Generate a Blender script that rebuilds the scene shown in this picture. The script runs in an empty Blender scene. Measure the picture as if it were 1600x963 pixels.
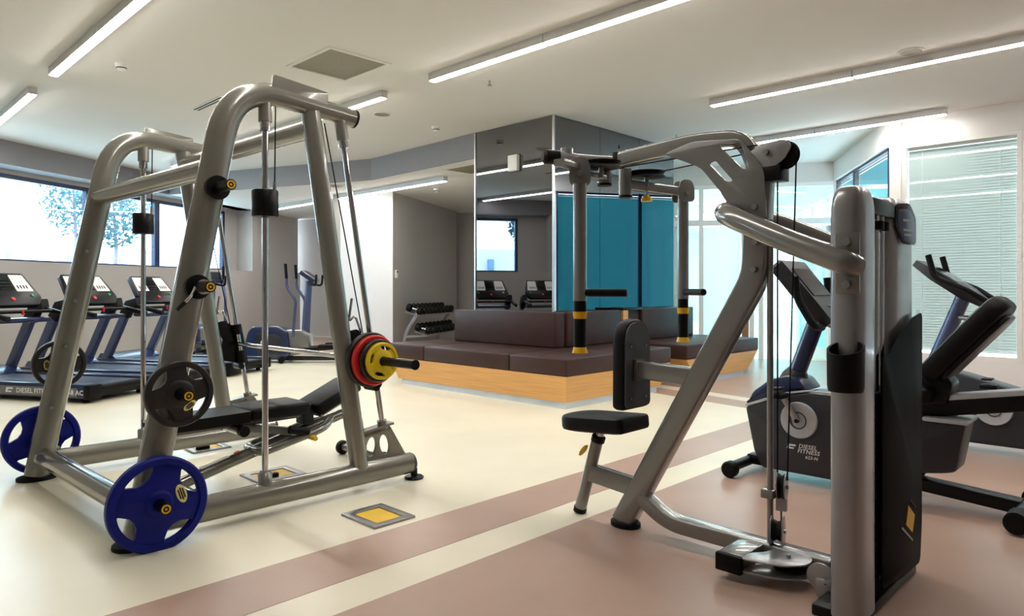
import bpy, bmesh, math, random
from mathutils import Matrix, Vector
random.seed(7)
R = math.radians
SC = bpy.context.scene
COL = SC.collection

# ------------------------------------------------------------------ camera
AX = 44.2                       # the room's x axis lies this far right of the view direction
cam = bpy.data.cameras.new('camera'); camo = bpy.data.objects.new('camera', cam); COL.objects.link(camo)
camo.location = (0, 0, 1.12); camo.rotation_euler = (R(90), 0, R(AX - 90))
cam.sensor_fit = 'HORIZONTAL'; cam.sensor_width = 36.0; cam.lens = 36.0*1080/1600
cam.shift_y = -(481.5 - 452)/1600.0; cam.clip_start = 0.05; cam.clip_end = 200
SC.camera = camo

# ------------------------------------------------------------------ world, exposure
W = bpy.data.worlds.new('sky'); SC.world = W; W.use_nodes = True
bg = W.node_tree.nodes['Background']; bg.inputs[0].default_value = (.70, .85, 1.0, 1); bg.inputs[1].default_value = 8.0
SC.view_settings.view_transform = 'Standard'; SC.view_settings.look = 'None'
SC.view_settings.gamma = 1; SC.view_settings.use_curve_mapping = False
SC.view_settings.exposure = 0.58
LAMP = 40.0                     # strength of the linear ceiling lights
H, HL = 3.1, 2.78               # main ceiling, lower ceiling

# ------------------------------------------------------------------ materials
def lin(c):
    return tuple(((v/255.)/12.92 if v/255. <= .04045 else ((v/255.+.055)/1.055)**2.4) for v in c)
def mat(name, rgb, rough=.5, metal=0., vary=.06, scale=6., bump=0., coat=0., spec=.5, grain=None, bscale=None):
    m = bpy.data.materials.new(name); m.use_nodes = True; nt = m.node_tree; N = nt.nodes; L = nt.links
    b = N['Principled BSDF']; c = lin(rgb)
    b.inputs['Roughness'].default_value = rough; b.inputs['Metallic'].default_value = metal
    b.inputs['Coat Weight'].default_value = coat; b.inputs['Coat Roughness'].default_value = .08
    b.inputs['Specular IOR Level'].default_value = spec
    tc = N.new('ShaderNodeTexCoord'); mp = N.new('ShaderNodeMapping'); no = N.new('ShaderNodeTexNoise')
    L.new(tc.outputs['Object'], mp.inputs[0]); L.new(mp.outputs[0], no.inputs['Vector'])
    if grain: mp.inputs['Scale'].default_value = grain
    no.inputs['Scale'].default_value = scale; no.inputs['Detail'].default_value = 4
    cr = N.new('ShaderNodeValToRGB'); L.new(no.outputs['Fac'], cr.inputs[0])
    cr.color_ramp.elements[0].position = .3; cr.color_ramp.elements[1].position = .7
    cr.color_ramp.elements[0].color = tuple(max(0, v*(1-vary)) for v in c)+(1,)
    cr.color_ramp.elements[1].color = tuple(min(1, v*(1+vary)) for v in c)+(1,)
    L.new(cr.outputs[0], b.inputs['Base Color'])
    if bump:
        n2 = N.new('ShaderNodeTexNoise'); n2.inputs['Scale'].default_value = bscale or scale*12; n2.inputs['Detail'].default_value = 3
        L.new(tc.outputs['Object'], n2.inputs['Vector'])
        bp = N.new('ShaderNodeBump'); bp.inputs['Strength'].default_value = bump; bp.inputs['Distance'].default_value = .01
        L.new(n2.outputs['Fac'], bp.inputs['Height']); L.new(bp.outputs[0], b.inputs['Normal'])
    return m
def emis(name, rgb, s):
    m = bpy.data.materials.new(name); m.use_nodes = True; nt = m.node_tree; nt.nodes.clear()
    e = nt.nodes.new('ShaderNodeEmission'); o = nt.nodes.new('ShaderNodeOutputMaterial')
    e.inputs[0].default_value = lin(rgb)+(1,); e.inputs[1].default_value = s; nt.links.new(e.outputs[0], o.inputs[0]); return m
def glass(name, rgb, refl=1.0):
    m = bpy.data.materials.new(name); m.use_nodes = True; nt = m.node_tree; nt.nodes.clear(); N = nt.nodes; L = nt.links
    o = N.new('ShaderNodeOutputMaterial'); mx = N.new('ShaderNodeMixShader'); t = N.new('ShaderNodeBsdfTransparent'); g = N.new('ShaderNodeBsdfGlossy')
    fr = N.new('ShaderNodeLayerWeight'); fr.inputs[0].default_value = .5      # Schlick: .04 + .96 facing^5, the same from both sides
    pw = N.new('ShaderNodeMath'); pw.operation = 'POWER'; pw.inputs[1].default_value = 5
    mu = N.new('ShaderNodeMath'); mu.operation = 'MULTIPLY_ADD'; mu.inputs[1].default_value = .9*refl; mu.inputs[2].default_value = .045*refl
    L.new(fr.outputs['Facing'], pw.inputs[0]); L.new(pw.outputs[0], mu.inputs[0]); L.new(mu.outputs[0], mx.inputs[0])
    t.inputs[0].default_value = lin(rgb)+(1,); g.inputs['Roughness'].default_value = .02
    L.new(t.outputs[0], mx.inputs[1]); L.new(g.outputs[0], mx.inputs[2]); L.new(mx.outputs[0], o.inputs[0]); return m
def transl(name, rgb, k=.5):
    m = bpy.data.materials.new(name); m.use_nodes = True; nt = m.node_tree; nt.nodes.clear(); N = nt.nodes; L = nt.links
    o = N.new('ShaderNodeOutputMaterial'); mx = N.new('ShaderNodeMixShader'); t = N.new('ShaderNodeBsdfTranslucent'); d = N.new('ShaderNodeBsdfDiffuse')
    t.inputs[0].default_value = lin(rgb)+(1,); d.inputs[0].default_value = lin(rgb)+(1,); mx.inputs[0].default_value = k
    L.new(d.outputs[0], mx.inputs[1]); L.new(t.outputs[0], mx.inputs[2]); L.new(mx.outputs[0], o.inputs[0]); return m

M = dict(
 floor=mat('cream vinyl', (238, 231, 208), .32, vary=.05, scale=1.3, bump=.02, bscale=40),
 brown=mat('rose brown vinyl', (184, 155, 139), .32, vary=.07, scale=2.2, bump=.02, bscale=40),
 ceil=mat('ceiling paint', (220, 218, 213), .85, vary=.01, scale=1),
 wall=mat('greige wall paint', (180, 175, 171), .8, vary=.02, scale=1.5, bump=.03, bscale=120),
 wallw=mat('white wall paint', (232, 232, 232), .75, vary=.01),
 bulk=mat('grey bulkhead paint', (132, 131, 136), .8, vary=.02),
 white=mat('white frame paint', (235, 235, 232), .4, vary=.02),
 mirror=mat('smoked mirror', (130, 131, 134), .015, 1., vary=.0),
 trimalu=mat('brushed aluminium', (205, 206, 208), .3, 1., vary=.05, grain=(1, 1, 20)),
 navy=mat('dark blue window frame', (22, 42, 78), .4),
 glass=glass('window glass', (240, 250, 250)), tglass=glass('teal glass', (206, 234, 234)), cglass=glass('clear partition glass', (245, 249, 248)),
 blind=transl('pale blind slat', (188, 190, 184), .03), tblind=transl('teal blind slat', (70, 160, 172), .16),
 frost=transl('frosted white door glass', (250, 252, 252), .6),
 lamp=emis('warm white diffuser', (255, 250, 243), LAMP), lampc=emis('cool white diffuser', (245, 252, 255), 6.0),
 frame=mat('warm grey gloss paint', (126, 124, 116), .24, .35, vary=.04, coat=.9),
 frame2=mat('graphite gloss paint', (128, 128, 126), .26, .35, vary=.04, coat=.9),
 silver=mat('silver shroud paint', (156, 156, 158), .3, .5, vary=.05, scale=3, coat=.4),
 chrome=mat('chrome', (205, 205, 208), .08, 1., vary=.03),
 steel=mat('galvanised steel', (150, 150, 150), .35, .9, vary=.08, scale=20),
 black=mat('black rubber', (7, 7, 8), .55, spec=.2, vary=.2, scale=10, bump=.05),
 blackp=mat('black plastic', (8, 8, 10), .36, spec=.28, vary=.15),
 gloss=mat('black acrylic', (4, 4, 5), .5, vary=.1, spec=.03),
 leather=mat('black vinyl upholstery', (8, 8, 10), .5, spec=.22, vary=.15, scale=14, bump=.12, bscale=220),
 charcoal=mat('charcoal plate', (52, 53, 56), .5, vary=.08),
 platek=mat('black rubber coated plate', (30, 27, 26), .45, vary=.12, scale=14, bump=.06),
 blue=mat('blue rubber coated plate', (4, 20, 122), .5, spec=.25, vary=.1, scale=10, bump=.05),
 red=mat('red rubber coated plate', (205, 30, 26), .4, vary=.08), yellow=mat('yellow rubber coated plate', (225, 196, 20), .4, vary=.08),
 label=mat('cream badge', (238, 228, 150), .5, vary=.03), yel=mat('yellow plastic', (236, 186, 30), .4, vary=.05),
 cush=mat('brown leather', (60, 37, 32), .45, spec=.3, vary=.1, scale=9, bump=.1, bscale=160),
 wood=mat('beech veneer', (214, 160, 92), .42, vary=.13, scale=3, grain=(.7, .7, 26)),
 plinth=mat('pale grey plinth', (205, 214, 222), .45),
 dnavy=mat('navy plastic and window sheen', (26, 40, 78), .3, vary=.1, coat=.3), belt=mat('treadmill belt', (24, 34, 64), .42, vary=.12, scale=30, bump=.05),  # blue window sheen on the black treadmills is put into both colours
 slate=mat('slate blue metal', (82, 94, 128), .3, .5, coat=.4), body=mat('anthracite plastic', (42, 43, 50), .38, vary=.08),
 strip=mat('grey side strip', (112, 114, 120), .45), lgrey=mat('light grey plastic', (186, 190, 196), .4), print=mat('white print', (235, 235, 235), .6, vary=0), dark=mat('dark screen', (12, 14, 18), .15, vary=.1),
 redb=mat('red button', (220, 30, 30), .4), green=mat('green button', (20, 160, 90), .4),
 vent=mat('olive ventilation mesh', (134, 128, 108), .6, vary=.1, scale=60, bump=.3, bscale=300),
 leaf=mat('tree leaves', (44, 92, 104), .6, vary=.35, scale=3), bark=mat('tree bark', (120, 112, 120), .8, vary=.2, scale=8, bump=.3),
 plaster=mat('pale facade plaster', (226, 226, 226), .8, vary=.03), ground=mat('pale paving', (205, 208, 205), .8, vary=.06), fpier=mat('grey blue facade pier', (120, 150, 190), .7),
 yelboard=mat('yellow box lining', (232, 190, 60), .5, vary=.08), orange=mat('orange brown corridor wall', (150, 96, 66), .5),
)

# ------------------------------------------------------------------ mesh helpers
class MB:
    def __init__(s): s.v = []; s.f = []
    def add(s, vs, fs, T=None):
        o = len(s.v)
        s.v += [tuple(T @ Vector(v)) if T else tuple(v) for v in vs]
        s.f += [tuple(i+o for i in f) for f in fs]; return s
    def box(s, c, size, rz=0., bev=0., seg=2, T=None):
        bm = bmesh.new(); bmesh.ops.create_cube(bm, size=1.0)
        bmesh.ops.scale(bm, vec=size, verts=bm.verts)
        if bev: bmesh.ops.bevel(bm, geom=bm.edges[:], offset=bev, segments=seg, profile=.5, affect='EDGES')
        vs = [v.co.copy() for v in bm.verts]; bm.verts.index_update(); fs = [[v.index for v in f.verts] for f in bm.faces]; bm.free()
        X = Matrix.Translation(c) @ Matrix.Rotation(rz, 4, 'Z')
        return s.add(vs, fs, T @ X if T else X)
    def tube(s, path, ra, rb=None, nrm=None, seg=12, sq=0., taper=None, T=None):
        P = [Vector(p) for p in path]; n = len(P); rb = ra if rb is None else rb
        prof = []
        if sq:                                   # rounded rectangle ra x rb half sizes
            for cx, cy, a0 in ((1, 1, 0), (-1, 1, 90), (-1, -1, 180), (1, -1, 270)):
                for k in range(4):
                    a = R(a0+30*k); prof.append((cx*(ra-sq)+sq*math.cos(a), cy*(rb-sq)+sq*math.sin(a)))
        else:
            prof = [(ra*math.cos(2*math.pi*k/seg), rb*math.sin(2*math.pi*k/seg)) for k in range(seg)]
        m = len(prof); vs = []; fs = []; N = None
        for i in range(n):
            t = ((P[i]-P[i-1]).normalized() if i else Vector())+((P[i+1]-P[i]).normalized() if i < n-1 else Vector())
            t.normalize()
            if nrm is not None: N = Vector(nrm); N = (N-t*N.dot(t)).normalized()
            elif N is None: N = t.orthogonal().normalized()
            else: N = (N-t*N.dot(t)).normalized()
            B = N.cross(t); k = taper[i] if taper else 1.
            if i and i < n-1:                    # keep the width through the mitre
                c = (P[i]-P[i-1]).normalized().dot(t); g = 1/max(c, .6)
            else: g = 1
            vs += [P[i]+B*(a*k*g)+N*(b*k) for a, b in prof]
        for i in range(n-1):
            for j in range(m):
                q = (j+1) % m; fs.append((i*m+j, i*m+q, (i+1)*m+q, (i+1)*m+j))
        fs.append(tuple(range(m-1, -1, -1))); fs.append(tuple((n-1)*m+j for j in range(m)))
        return s.add(vs, fs, T)
    def cyl(s, a, b, r, seg=16, r2=None, T=None):
        return s.tube([a, b], r, seg=seg, taper=[1, (r2 if r2 is not None else r)/r], T=T)
    def lathe(s, prof, T=None, seg=32):          # (radius, height) pairs round local z
        vs = []; fs = []; m = len(prof)
        for k in range(seg):
            a = 2*math.pi*k/seg; vs += [(r*math.cos(a), r*math.sin(a), z) for r, z in prof]
        for k in range(seg):
            q = (k+1) % seg
            for j in range(m-1): fs.append((k*m+j, q*m+j, q*m+j+1, k*m+j+1))
        if prof[0][0] > 1e-5 and prof[0] != prof[-1]: fs.append(tuple(k*m for k in range(seg-1, -1, -1)))
        if prof[-1][0] > 1e-5 and prof[0] != prof[-1]: fs.append(tuple(k*m+m-1 for k in range(seg)))
        return s.add(vs, fs, T)
    def loft(s, rings, T=None):
        m = len(rings[0]); vs = [p for r in rings for p in r]; fs = []
        for i in range(len(rings)-1):
            for j in range(m):
                q = (j+1) % m; fs.append((i*m+j, i*m+q, (i+1)*m+q, (i+1)*m+j))
        fs.append(tuple(range(m-1, -1, -1))); fs.append(tuple((len(rings)-1)*m+j for j in range(m)))
        return s.add(vs, fs, T)
    def plate(s, outlines, t, T=None, bev=0.):   # flat shape with holes, thickness t, in local xy
        cu = bpy.data.curves.new('c', 'CURVE'); cu.dimensions = '2D'; cu.fill_mode = 'BOTH'
        cu.extrude = max(t/2-bev, .0002); cu.bevel_depth = bev; cu.bevel_resolution = 1; cu.offset = -bev
        for ol in outlines:
            sp = cu.splines.new('POLY'); sp.points.add(len(ol)-1); sp.use_cyclic_u = True
            for p, q in zip(sp.points, ol): p.co = (q[0], q[1], 0, 1)
        me = tomesh(cu); s.add([v.co.copy() for v in me.vertices], [tuple(p.vertices) for p in me.polygons], T)
        bpy.data.meshes.remove(me); return s
    def text(s, body, size, T, ext=.0006, shear=0., align='LEFT'):
        cu = bpy.data.curves.new('t', 'FONT'); cu.body = body; cu.size = size; cu.extrude = ext; cu.shear = shear; cu.align_x = align
        cu.resolution_u = 2; cu.space_character = 1.05; cu.offset = size*.012
        me = tomesh(cu); s.add([v.co.copy() for v in me.vertices], [tuple(p.vertices) for p in me.polygons], T)
        bpy.data.meshes.remove(me); return s
def tomesh(cu):
    o = bpy.data.objects.new('tmp', cu); COL.objects.link(o); dg = bpy.context.evaluated_depsgraph_get(); dg.update()
    me = bpy.data.meshes.new_from_object(o.evaluated_get(dg)); bpy.data.objects.remove(o); bpy.data.curves.remove(cu); return me
INV = {}
def put(mb, name, m, parent=None, smooth=True, kind=None, label=None):
    me = bpy.data.meshes.new(name); T = INV.get(parent.name) if parent else None
    me.from_pydata([T @ Vector(v) for v in mb.v] if T else mb.v, [], mb.f); me.update()
    bm = bmesh.new(); bm.from_mesh(me); bmesh.ops.remove_doubles(bm, verts=bm.verts, dist=1e-5)
    bmesh.ops.recalc_face_normals(bm, faces=bm.faces)
    if smooth:
        for f in bm.faces: f.smooth = True
        for e in bm.edges:
            if len(e.link_faces) == 2 and e.calc_face_angle(0) > .6: e.smooth = False
    bm.to_mesh(me); bm.free(); me.materials.append(M[m] if isinstance(m, str) else m)
    o = bpy.data.objects.new(name, me); COL.objects.link(o); o.parent = parent
    if parent: INV[o.name] = T
    if kind: o['kind'] = kind
    if label: o['label'] = label
    return o
def tag(o, label, cat, group=None):
    o['label'] = label; o['category'] = cat
    if group: o['group'] = group
    return o
def thing(name, label, cat, loc=(0, 0, 0), rz=0., group=None, local=False):
    o = bpy.data.objects.new(name, None); COL.objects.link(o); o.location = loc; o.rotation_euler = (0, 0, rz); o.empty_display_size = .1
    INV[o.name] = None if local else (Matrix.Translation(loc) @ Matrix.Rotation(rz, 4, 'Z')).inverted()
    return tag(o, label, cat, group)
def one(mb, name, m, label, cat, group=None, loc=(0, 0, 0)):    # a thing that is one mesh, authored in world coordinates, origin at loc
    T = Matrix.Translation(loc).inverted(); mb.v = [tuple(T @ Vector(v)) for v in mb.v]
    o = put(mb, name, m); o.location = loc; return tag(o, label, cat, group)
def struct(mb, name, m, parent=None, smooth=False):
    o = put(mb, name, m, parent, smooth)
    if not parent: o['kind'] = 'structure'
    return o
def senv(name, loc=(0, 0, 0), rz=0.):
    o = bpy.data.objects.new(name, None); COL.objects.link(o); o.location = loc; o.rotation_euler = (0, 0, rz); o['kind'] = 'structure'
    INV[o.name] = (Matrix.Translation(loc) @ Matrix.Rotation(rz, 4, 'Z')).inverted(); return o
def copy_tree(o, loc=None, rz=None, label=None, parent=None):
    c = o.copy(); COL.objects.link(c)
    if parent: c.parent = parent
    if loc is not None: c.location = loc
    if rz is not None: c.rotation_euler = (0, 0, rz)
    if label: c['label'] = label
    for ch in list(o.children): copy_tree(ch, parent=c)
    return c
def fillet(pts, r, n=6):
    P = [Vector(p) for p in pts]; out = [P[0]]
    rs = r if isinstance(r, (list, tuple)) else [r]*(len(P)-2)
    for i in range(1, len(P)-1):
        a = (P[i-1]-P[i]); b = (P[i+1]-P[i]); k = min(rs[i-1], a.length*.49, b.length*.49)
        p0 = P[i]+a.normalized()*k; p2 = P[i]+b.normalized()*k
        for j in range(n+1):
            t = j/n; out.append(p0*(1-t)**2+P[i]*2*t*(1-t)+p2*t*t)
    return out+[P[-1]]
def PY(y): return Matrix(((1, 0, 0, 0), (0, 0, -1, y), (0, 1, 0, 0), (0, 0, 0, 1)))     # local (x, y) -> world (X, Z)
def PX(x): return Matrix(((0, 0, 1, x), (1, 0, 0, 0), (0, 1, 0, 0), (0, 0, 0, 1)))      # local (x, y) -> world (Y, Z)
def PXm(x): return Matrix(((0, 0, -1, x), (-1, 0, 0, 0), (0, 1, 0, 0), (0, 0, 0, 1)))   # local x -> -Y: reads right from the -X side
def circ(cx, cy, r, n=32, ry=None, rot=0.):
    ry = ry or r; c, s = math.cos(rot), math.sin(rot)
    return [(cx+r*math.cos(2*math.pi*k/n)*c-ry*math.sin(2*math.pi*k/n)*s, cy+r*math.cos(2*math.pi*k/n)*s+ry*math.sin(2*math.pi*k/n)*c) for k in range(n)]
def rpoly(pts, r, n=4):
    P = [Vector((p[0], p[1], 0)) for p in pts]; out = []
    for i in range(len(P)):
        a = P[i-1]-P[i]; b = P[(i+1) % len(P)]-P[i]; k = min(r[i] if isinstance(r, list) else r, a.length*.49, b.length*.49)
        p0 = P[i]+a.normalized()*k; p2 = P[i]+b.normalized()*k
        for j in range(n+1):
            t = j/n; q = p0*(1-t)**2+P[i]*2*t*(1-t)+p2*t*t; out.append((q.x, q.y))
    return out
def slab(poly, z0, z1):
    n = len(poly); mb = MB()
    return mb.add([(x, y, z0) for x, y in poly]+[(x, y, z1) for x, y in poly],
                  [tuple(range(n-1, -1, -1)), tuple(range(n, 2*n))]+[(i, (i+1) % n, n+(i+1) % n, n+i) for i in range(n)])
CA = R(31); CC, CS = math.cos(CA), math.sin(CA)
def Wp(s, off, z=0.): return (1.9+CC*s-CS*off, 11.21+CS*s+CC*off, z)                    # along / out of the window wall
TW = Matrix.Translation((1.9, 11.21, 0)) @ Matrix.Rotation(CA, 4, 'Z')
def along(p, q, z0, z1, t, side=0.):                                                       # a wall slab from p to q
    dx, dy = q[0]-p[0], q[1]-p[1]; L = math.hypot(dx, dy); a = math.atan2(dy, dx)
    n = (-math.sin(a), math.cos(a)); c = ((p[0]+q[0])/2+n[0]*t/2*side, (p[1]+q[1])/2+n[1]*t/2*side, (z0+z1)/2)
    return MB().box(c, (L, t, z1-z0), a)

# ================================================================== THE ROOM
ROOM = [(-3.2, -4.2), (9.15, -4.2), (9.15, 2.45), (11.4, 3.85), (24.3, 11.6), (20.5, 17.9), (10.2, 11.0), (8.2, 15.4), (6.6, 14.5), (-3.2, 8.6)]
struct(slab(ROOM, -.12, 0), 'floor', 'floor')
fl = bpy.data.objects['floor']
def inlay(poly): put(slab(poly, -.02, .0015), 'floor_inlay', 'brown', fl, smooth=False)
def edge(off, y): return 6.146+off+(y-2.65)*.19
ya, yb, yc = 2.65, 2.31, 2.09; wr = (.33, .55)
inlay([(-3.1, yb), (edge(.33, yb), yb), (edge(.33, 4.9), 4.9), (edge(0, 4.9), 4.9), (edge(0, ya), ya), (-3.1, ya)])
inlay([(-3.1, -4.1), (9.1, -4.1), (9.1, 2.4), (11.3, 3.8), (10.1, 5.9), (edge(.55, 5.1), 5.1), (edge(.55, yc), yc), (-3.1, yc)])
inlay([(4.75, 12.3), (5.85, 9.55), (6.1, 7.2), (9.3, 9.0), (10.1, 11.0), (8.15, 15.2), (6.7, 14.3), (4.6, 12.8)])
struct(slab(ROOM, H, H+.15), 'ceiling', 'ceil')
LOW = [(4.51, 12.75), (6.05, 8.85), (5.96, 6.42), (8.5, 6.42), (9.95, 5.95), (10.2, 11.0), (8.2, 15.4), (6.4, 14.3)]
struct(slab(LOW, HL, H-.002), 'ceiling_lower', 'ceil')
struct(along(LOW[0], LOW[1], HL-.004, H-.001, .02, -1), 'trim_1', 'bulk')
struct(along(LOW[1], LOW[2], HL-.004, H-.001, .02, -1), 'trim_2', 'bulk')
# window wall with its deep sill and recess
w = MB()
w.box((0.9, .25, .75), (13.0, .5, 1.5), T=TW)
struct(MB().box((0.9, .25, (HL+H)/2), (13.0, .5, H-HL), T=TW), 'wall_left_header', 'bulk')
w.box((-3.7, .25, (1.5+HL)/2), (3.4, .5, HL-1.5), T=TW); w.box((6.4, .25, (1.5+HL)/2), (1.8, .5, HL-1.5), T=TW)
struct(w, 'wall_left', 'wall')
# windows
def window(n, s0, s1):
    e = senv('window_%d' % n, Wp(s0, .42, 1.5), CA); z0, z1 = 1.5, 2.72
    f = MB(); b = .06
    f.box(((s0+s1)/2, .42, z0+.02), (s1-s0-2*b, .076, .04), T=TW); f.box(((s0+s1)/2, .42, z1-b/2), (s1-s0-2*b, .076, b), T=TW)
    f.box((s0+b/2, .42, (z0+z1)/2), (b, .08, z1-z0), T=TW); f.box((s1-b/2, .42, (z0+z1)/2), (b, .08, z1-z0), T=TW)
    put(f, 'window_frame', 'navy', e, False)
    put(MB().box(((s0+s1)/2, .42, (z0+z1)/2), (s1-s0-2*b, .012, z1-z0-.1), T=TW), 'pane', 'glass', e, False)
window(1, -1.35, 1.72); window(2, 1.72, 3.2); window(3, 3.2, 5.1)
struct(MB().box((5.30, .42, 2.11), (.4, .1, 1.22), T=TW), 'trim_4', 'wall'); struct(MB().box((-1.70, .42, 2.11), (.7, .1, 1.22), T=TW), 'trim_5', 'wall')
struct(MB().box((1.9, .42, 2.75), (8.0, .1, .06), T=TW), 'trim_6', 'wall')
# rear right corner, wall box, nook
struct(along((8.25, 15.3), (10.15, 11.0), 0, HL, .2, 1), 'wall_far', 'wall')
PIER = [(7.03, 9.68), (9.75, 11.13), (9.3, 12.2), (6.52, 10.75)]
struct(slab(PIER, 0, HL), 'wall_pier', 'wall')
struct(along((7.03, 9.675), (6.518, 10.755), 0, HL-.001, .012, -1), 'wall_pier_lit_face', 'wallw')  # the lamplight on this side of the pier is put in as white
struct(along((9.95, 5.97), (10.2, 11.1), 0, HL, .2, -1), 'wall_nook', 'wall')
# right window wall (pale blinds), oblique glazed wall (teal blinds)
wr_ = MB(); wr_.box((9.05, -.9, .17), (.2, 6.7, .34)); wr_.box((9.05, -.9, 2.95), (.2, 6.7, .3)); wr_.box((9.05, -3.5, 1.57), (.2, 1.5, 2.46))
struct(wr_, 'wall_right', 'wallw')
struct(along((-3.2, -4.2), (9.15, -4.2), 0, H, .2, -1), 'wall_back', 'wall'); struct(along((-3.2, -4.2), (-3.2, 8.6), 0, H, .2, 1), 'wall_near', 'wall')
def blind(name, m, label, p, q, z0, z1, pitch, group):
    dx, dy = q[0]-p[0], q[1]-p[1]; L = math.hypot(dx, dy); a = math.atan2(dy, dx)
    e = thing(name, label, 'blind', (p[0], p[1], z0), a, group); c = ((p[0]+q[0])/2, (p[1]+q[1])/2)
    s = MB(); T = Matrix.Translation((c[0], c[1], 0)) @ Matrix.Rotation(a, 4, 'Z'); n = int((z1-z0-.04)/pitch)
    for k in range(n):
        z = z1-.05-k*pitch; th = R(70)
        y, dz = .018*math.cos(th), .018*math.sin(th)
        s.add([(-L/2, -y, z-dz), (L/2, -y, z-dz), (L/2, y, z+dz), (-L/2, y, z+dz)], [(0, 1, 2, 3)], T)
    put(s, 'slats', m, e, False, kind='stuff')
    put(MB().box((0, 0, z1-.015), (L, .04, .03), T=T), 'head_rail', 'white', e, False)
    put(MB().box((0, 0, z0+.01), (L, .03, .02), T=T), 'bottom_rail', 'white', e, False)
    for f in (-.36, .36): put(MB().box((L*f, -.016, (z0+z1)/2), (.008, .003, z1-z0-.03), T=T), 'ladder_tape', 'white', e, False)
Y0 = [2.36, 1.22, .08, -1.06, -2.75]
def rwin(n, y1, y0):
    e = senv('window_%d' % n, (8.98, y0, .34)); f = MB(); b = .045
    f.box((8.99, (y0+y1)/2, .34+.025), (.076, y1-y0-2*b, .05)); f.box((8.99, (y0+y1)/2, 2.8-.02), (.076, y1-y0-2*b, .04))
    f.box((8.985, y0+b/2+.001, 1.57), (.08, b, 2.455)); f.box((8.985, y1-b/2-.001, 1.57), (.08, b, 2.455))
    put(f, 'window_frame', 'white', e, False)
    put(MB().box((8.975, (y0+y1)/2, 1.575), (.01, y1-y0-2*b, 2.38)), 'pane', 'cglass', e, False)
names = ['pale venetian blind in the tall window behind the recumbent bike', 'pale venetian blind right of the frame edge, second window', 'pale venetian blind in the third window of the right wall', 'pale venetian blind in the last window of the right wall']
for i in range(4):
    rwin(4+i, Y0[i]+.0, Y0[i+1])
    blind('venetian_blind', 'blind', names[i], (9.03, Y0[i]-.05), (9.03, Y0[i+1]+.05), .42, 2.76, .031, 'pale blinds of the right wall')
struct(MB().box((8.97, 2.42, 1.55), (.14, .12, 3.1)), 'trim_7', 'white')
GP, GQ = (9.0, 2.47), (11.25, 3.86)
def gp(t, off=0.):
    dx, dy = GQ[0]-GP[0], GQ[1]-GP[1]; L = math.hypot(dx, dy); return (GP[0]+dx*t-dy/L*off, GP[1]+dy*t+dx/L*off)
struct(along(gp(0), gp(1), 0, .34, .16), 'wall_oblique', 'wallw'); struct(along(gp(0), gp(1), 2.8, H-.001, .16), 'wall_oblique_head', 'wallw')
lab = ['teal venetian blind next to the white corner post', 'teal venetian blind nearest the glass partition']
for i in range(2):
    t0, t1 = ((.02, .61), (.61, .99))[i]
    e = senv('window_%d' % (8+i), gp(t0)+(.34,)); f = MB()
    for t in (t0+.005, t1-.005): p = gp(t); f.box((p[0], p[1], 1.57), (.022, .07, 2.46), R(31.7))
    for z in (.365, 2.78): f.add(*[(lambda m_: (m_.v, m_.f))(along(gp(t0), gp(t1), z-.012, z+.012, .07))][0])
    put(f, 'window_frame', 'navy', e, False)
    put(along(gp(t0+.012, .03), gp(t1-.02, .03), .39, 2.75, .01), 'pane', 'cglass', e, False)
    blind('venetian_blind', 'tblind', lab[i], gp(t0+.001, -.045), gp(t1-.001, -.045), .42, 2.76, .031, 'teal blinds of the slanted glazing')
# mirrored column
CX0, CX1, CY0, CY1 = 5.94, 8.52, 5.12, 6.42
col = senv('wall_column', (CX0, CY0, 0))
put(slab([(CX0+.02, CY0+.02), (CX1, CY0+.02), (CX1, CY1), (CX0+.02, CY1)], 0, H-.003), 'core', 'wall', col, False)
put(MB().box((CX0+.01, (CY0+CY1)/2, H/2), (.02, CY1-CY0-.03, H-.01)), 'mirror_panel', 'mirror', col, False)
for i in range(3):
    a = CX0+.012+(CX1-CX0-.02)*i/3; b = CX0+.012+(CX1-CX0-.02)*(i+1)/3
    put(MB().box(((a+b)/2, CY0+.01, H/2), (b-a-.006, .02, H-.01)), 'mirror_panel', 'mirror', col, False)
put(MB().box((CX0+.003, CY0+.003, H/2), (.022, .022, H-.01)), 'corner_trim', 'trimalu', col, False)
put(MB().box((CX0+.003, CY1, H/2), (.03, .02, H-.01)), 'corner_trim', 'trimalu', col, False)
# glass partition with the frosted door, corridor beyond
EA = R(121); EX, EY = math.cos(EA), math.sin(EA)
TP = Matrix.Translation((11.25, 3.86, 0)) @ Matrix.Rotation(EA, 4, 'Z')           # local x runs left along the partition
PLN = 2.55
part = senv('wall_partition', (11.25, 3.86, 0), EA)
f = MB()
for x in (.04, 1.14, 1.28, 2.06, PLN-.03): f.box((x, 0, 1.4), (.07, .09, 2.8), T=TP)
f.box((PLN/2, 0, 2.77), (PLN, .082, .07), T=TP); f.box((PLN/2, 0, 2.19), (PLN, .082, .09), T=TP); f.box((PLN-.25, 0, .06), (.48, .082, .12), T=TP)
put(f, 'partition_frame', 'white', part, False)
for x0, x1, z0, z1 in ((.08, 1.1, 2.24, 2.73), (1.32, 2.02, 2.24, 2.73), (2.1, 2.48, 2.24, 2.73), (2.1, 2.48, .13, 2.14)):
    put(MB().box(((x0+x1)/2, 0, (z0+z1)/2), (x1-x0, .012, z1-z0), T=TP), 'pane', 'cglass', part, False)
put(MB().box((PLN/2, 0, (2.8+H)/2), (PLN+.2, .12, H-2.8), T=TP), 'head_panel', 'ceil', part, False)
d = senv('door_1', (10.6, 4.9, 0), EA)
put(MB().box((1.76, 0, 1.08), (.6, .045, 2.08), T=TP), 'door_leaf', 'frost', d, False)
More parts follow.
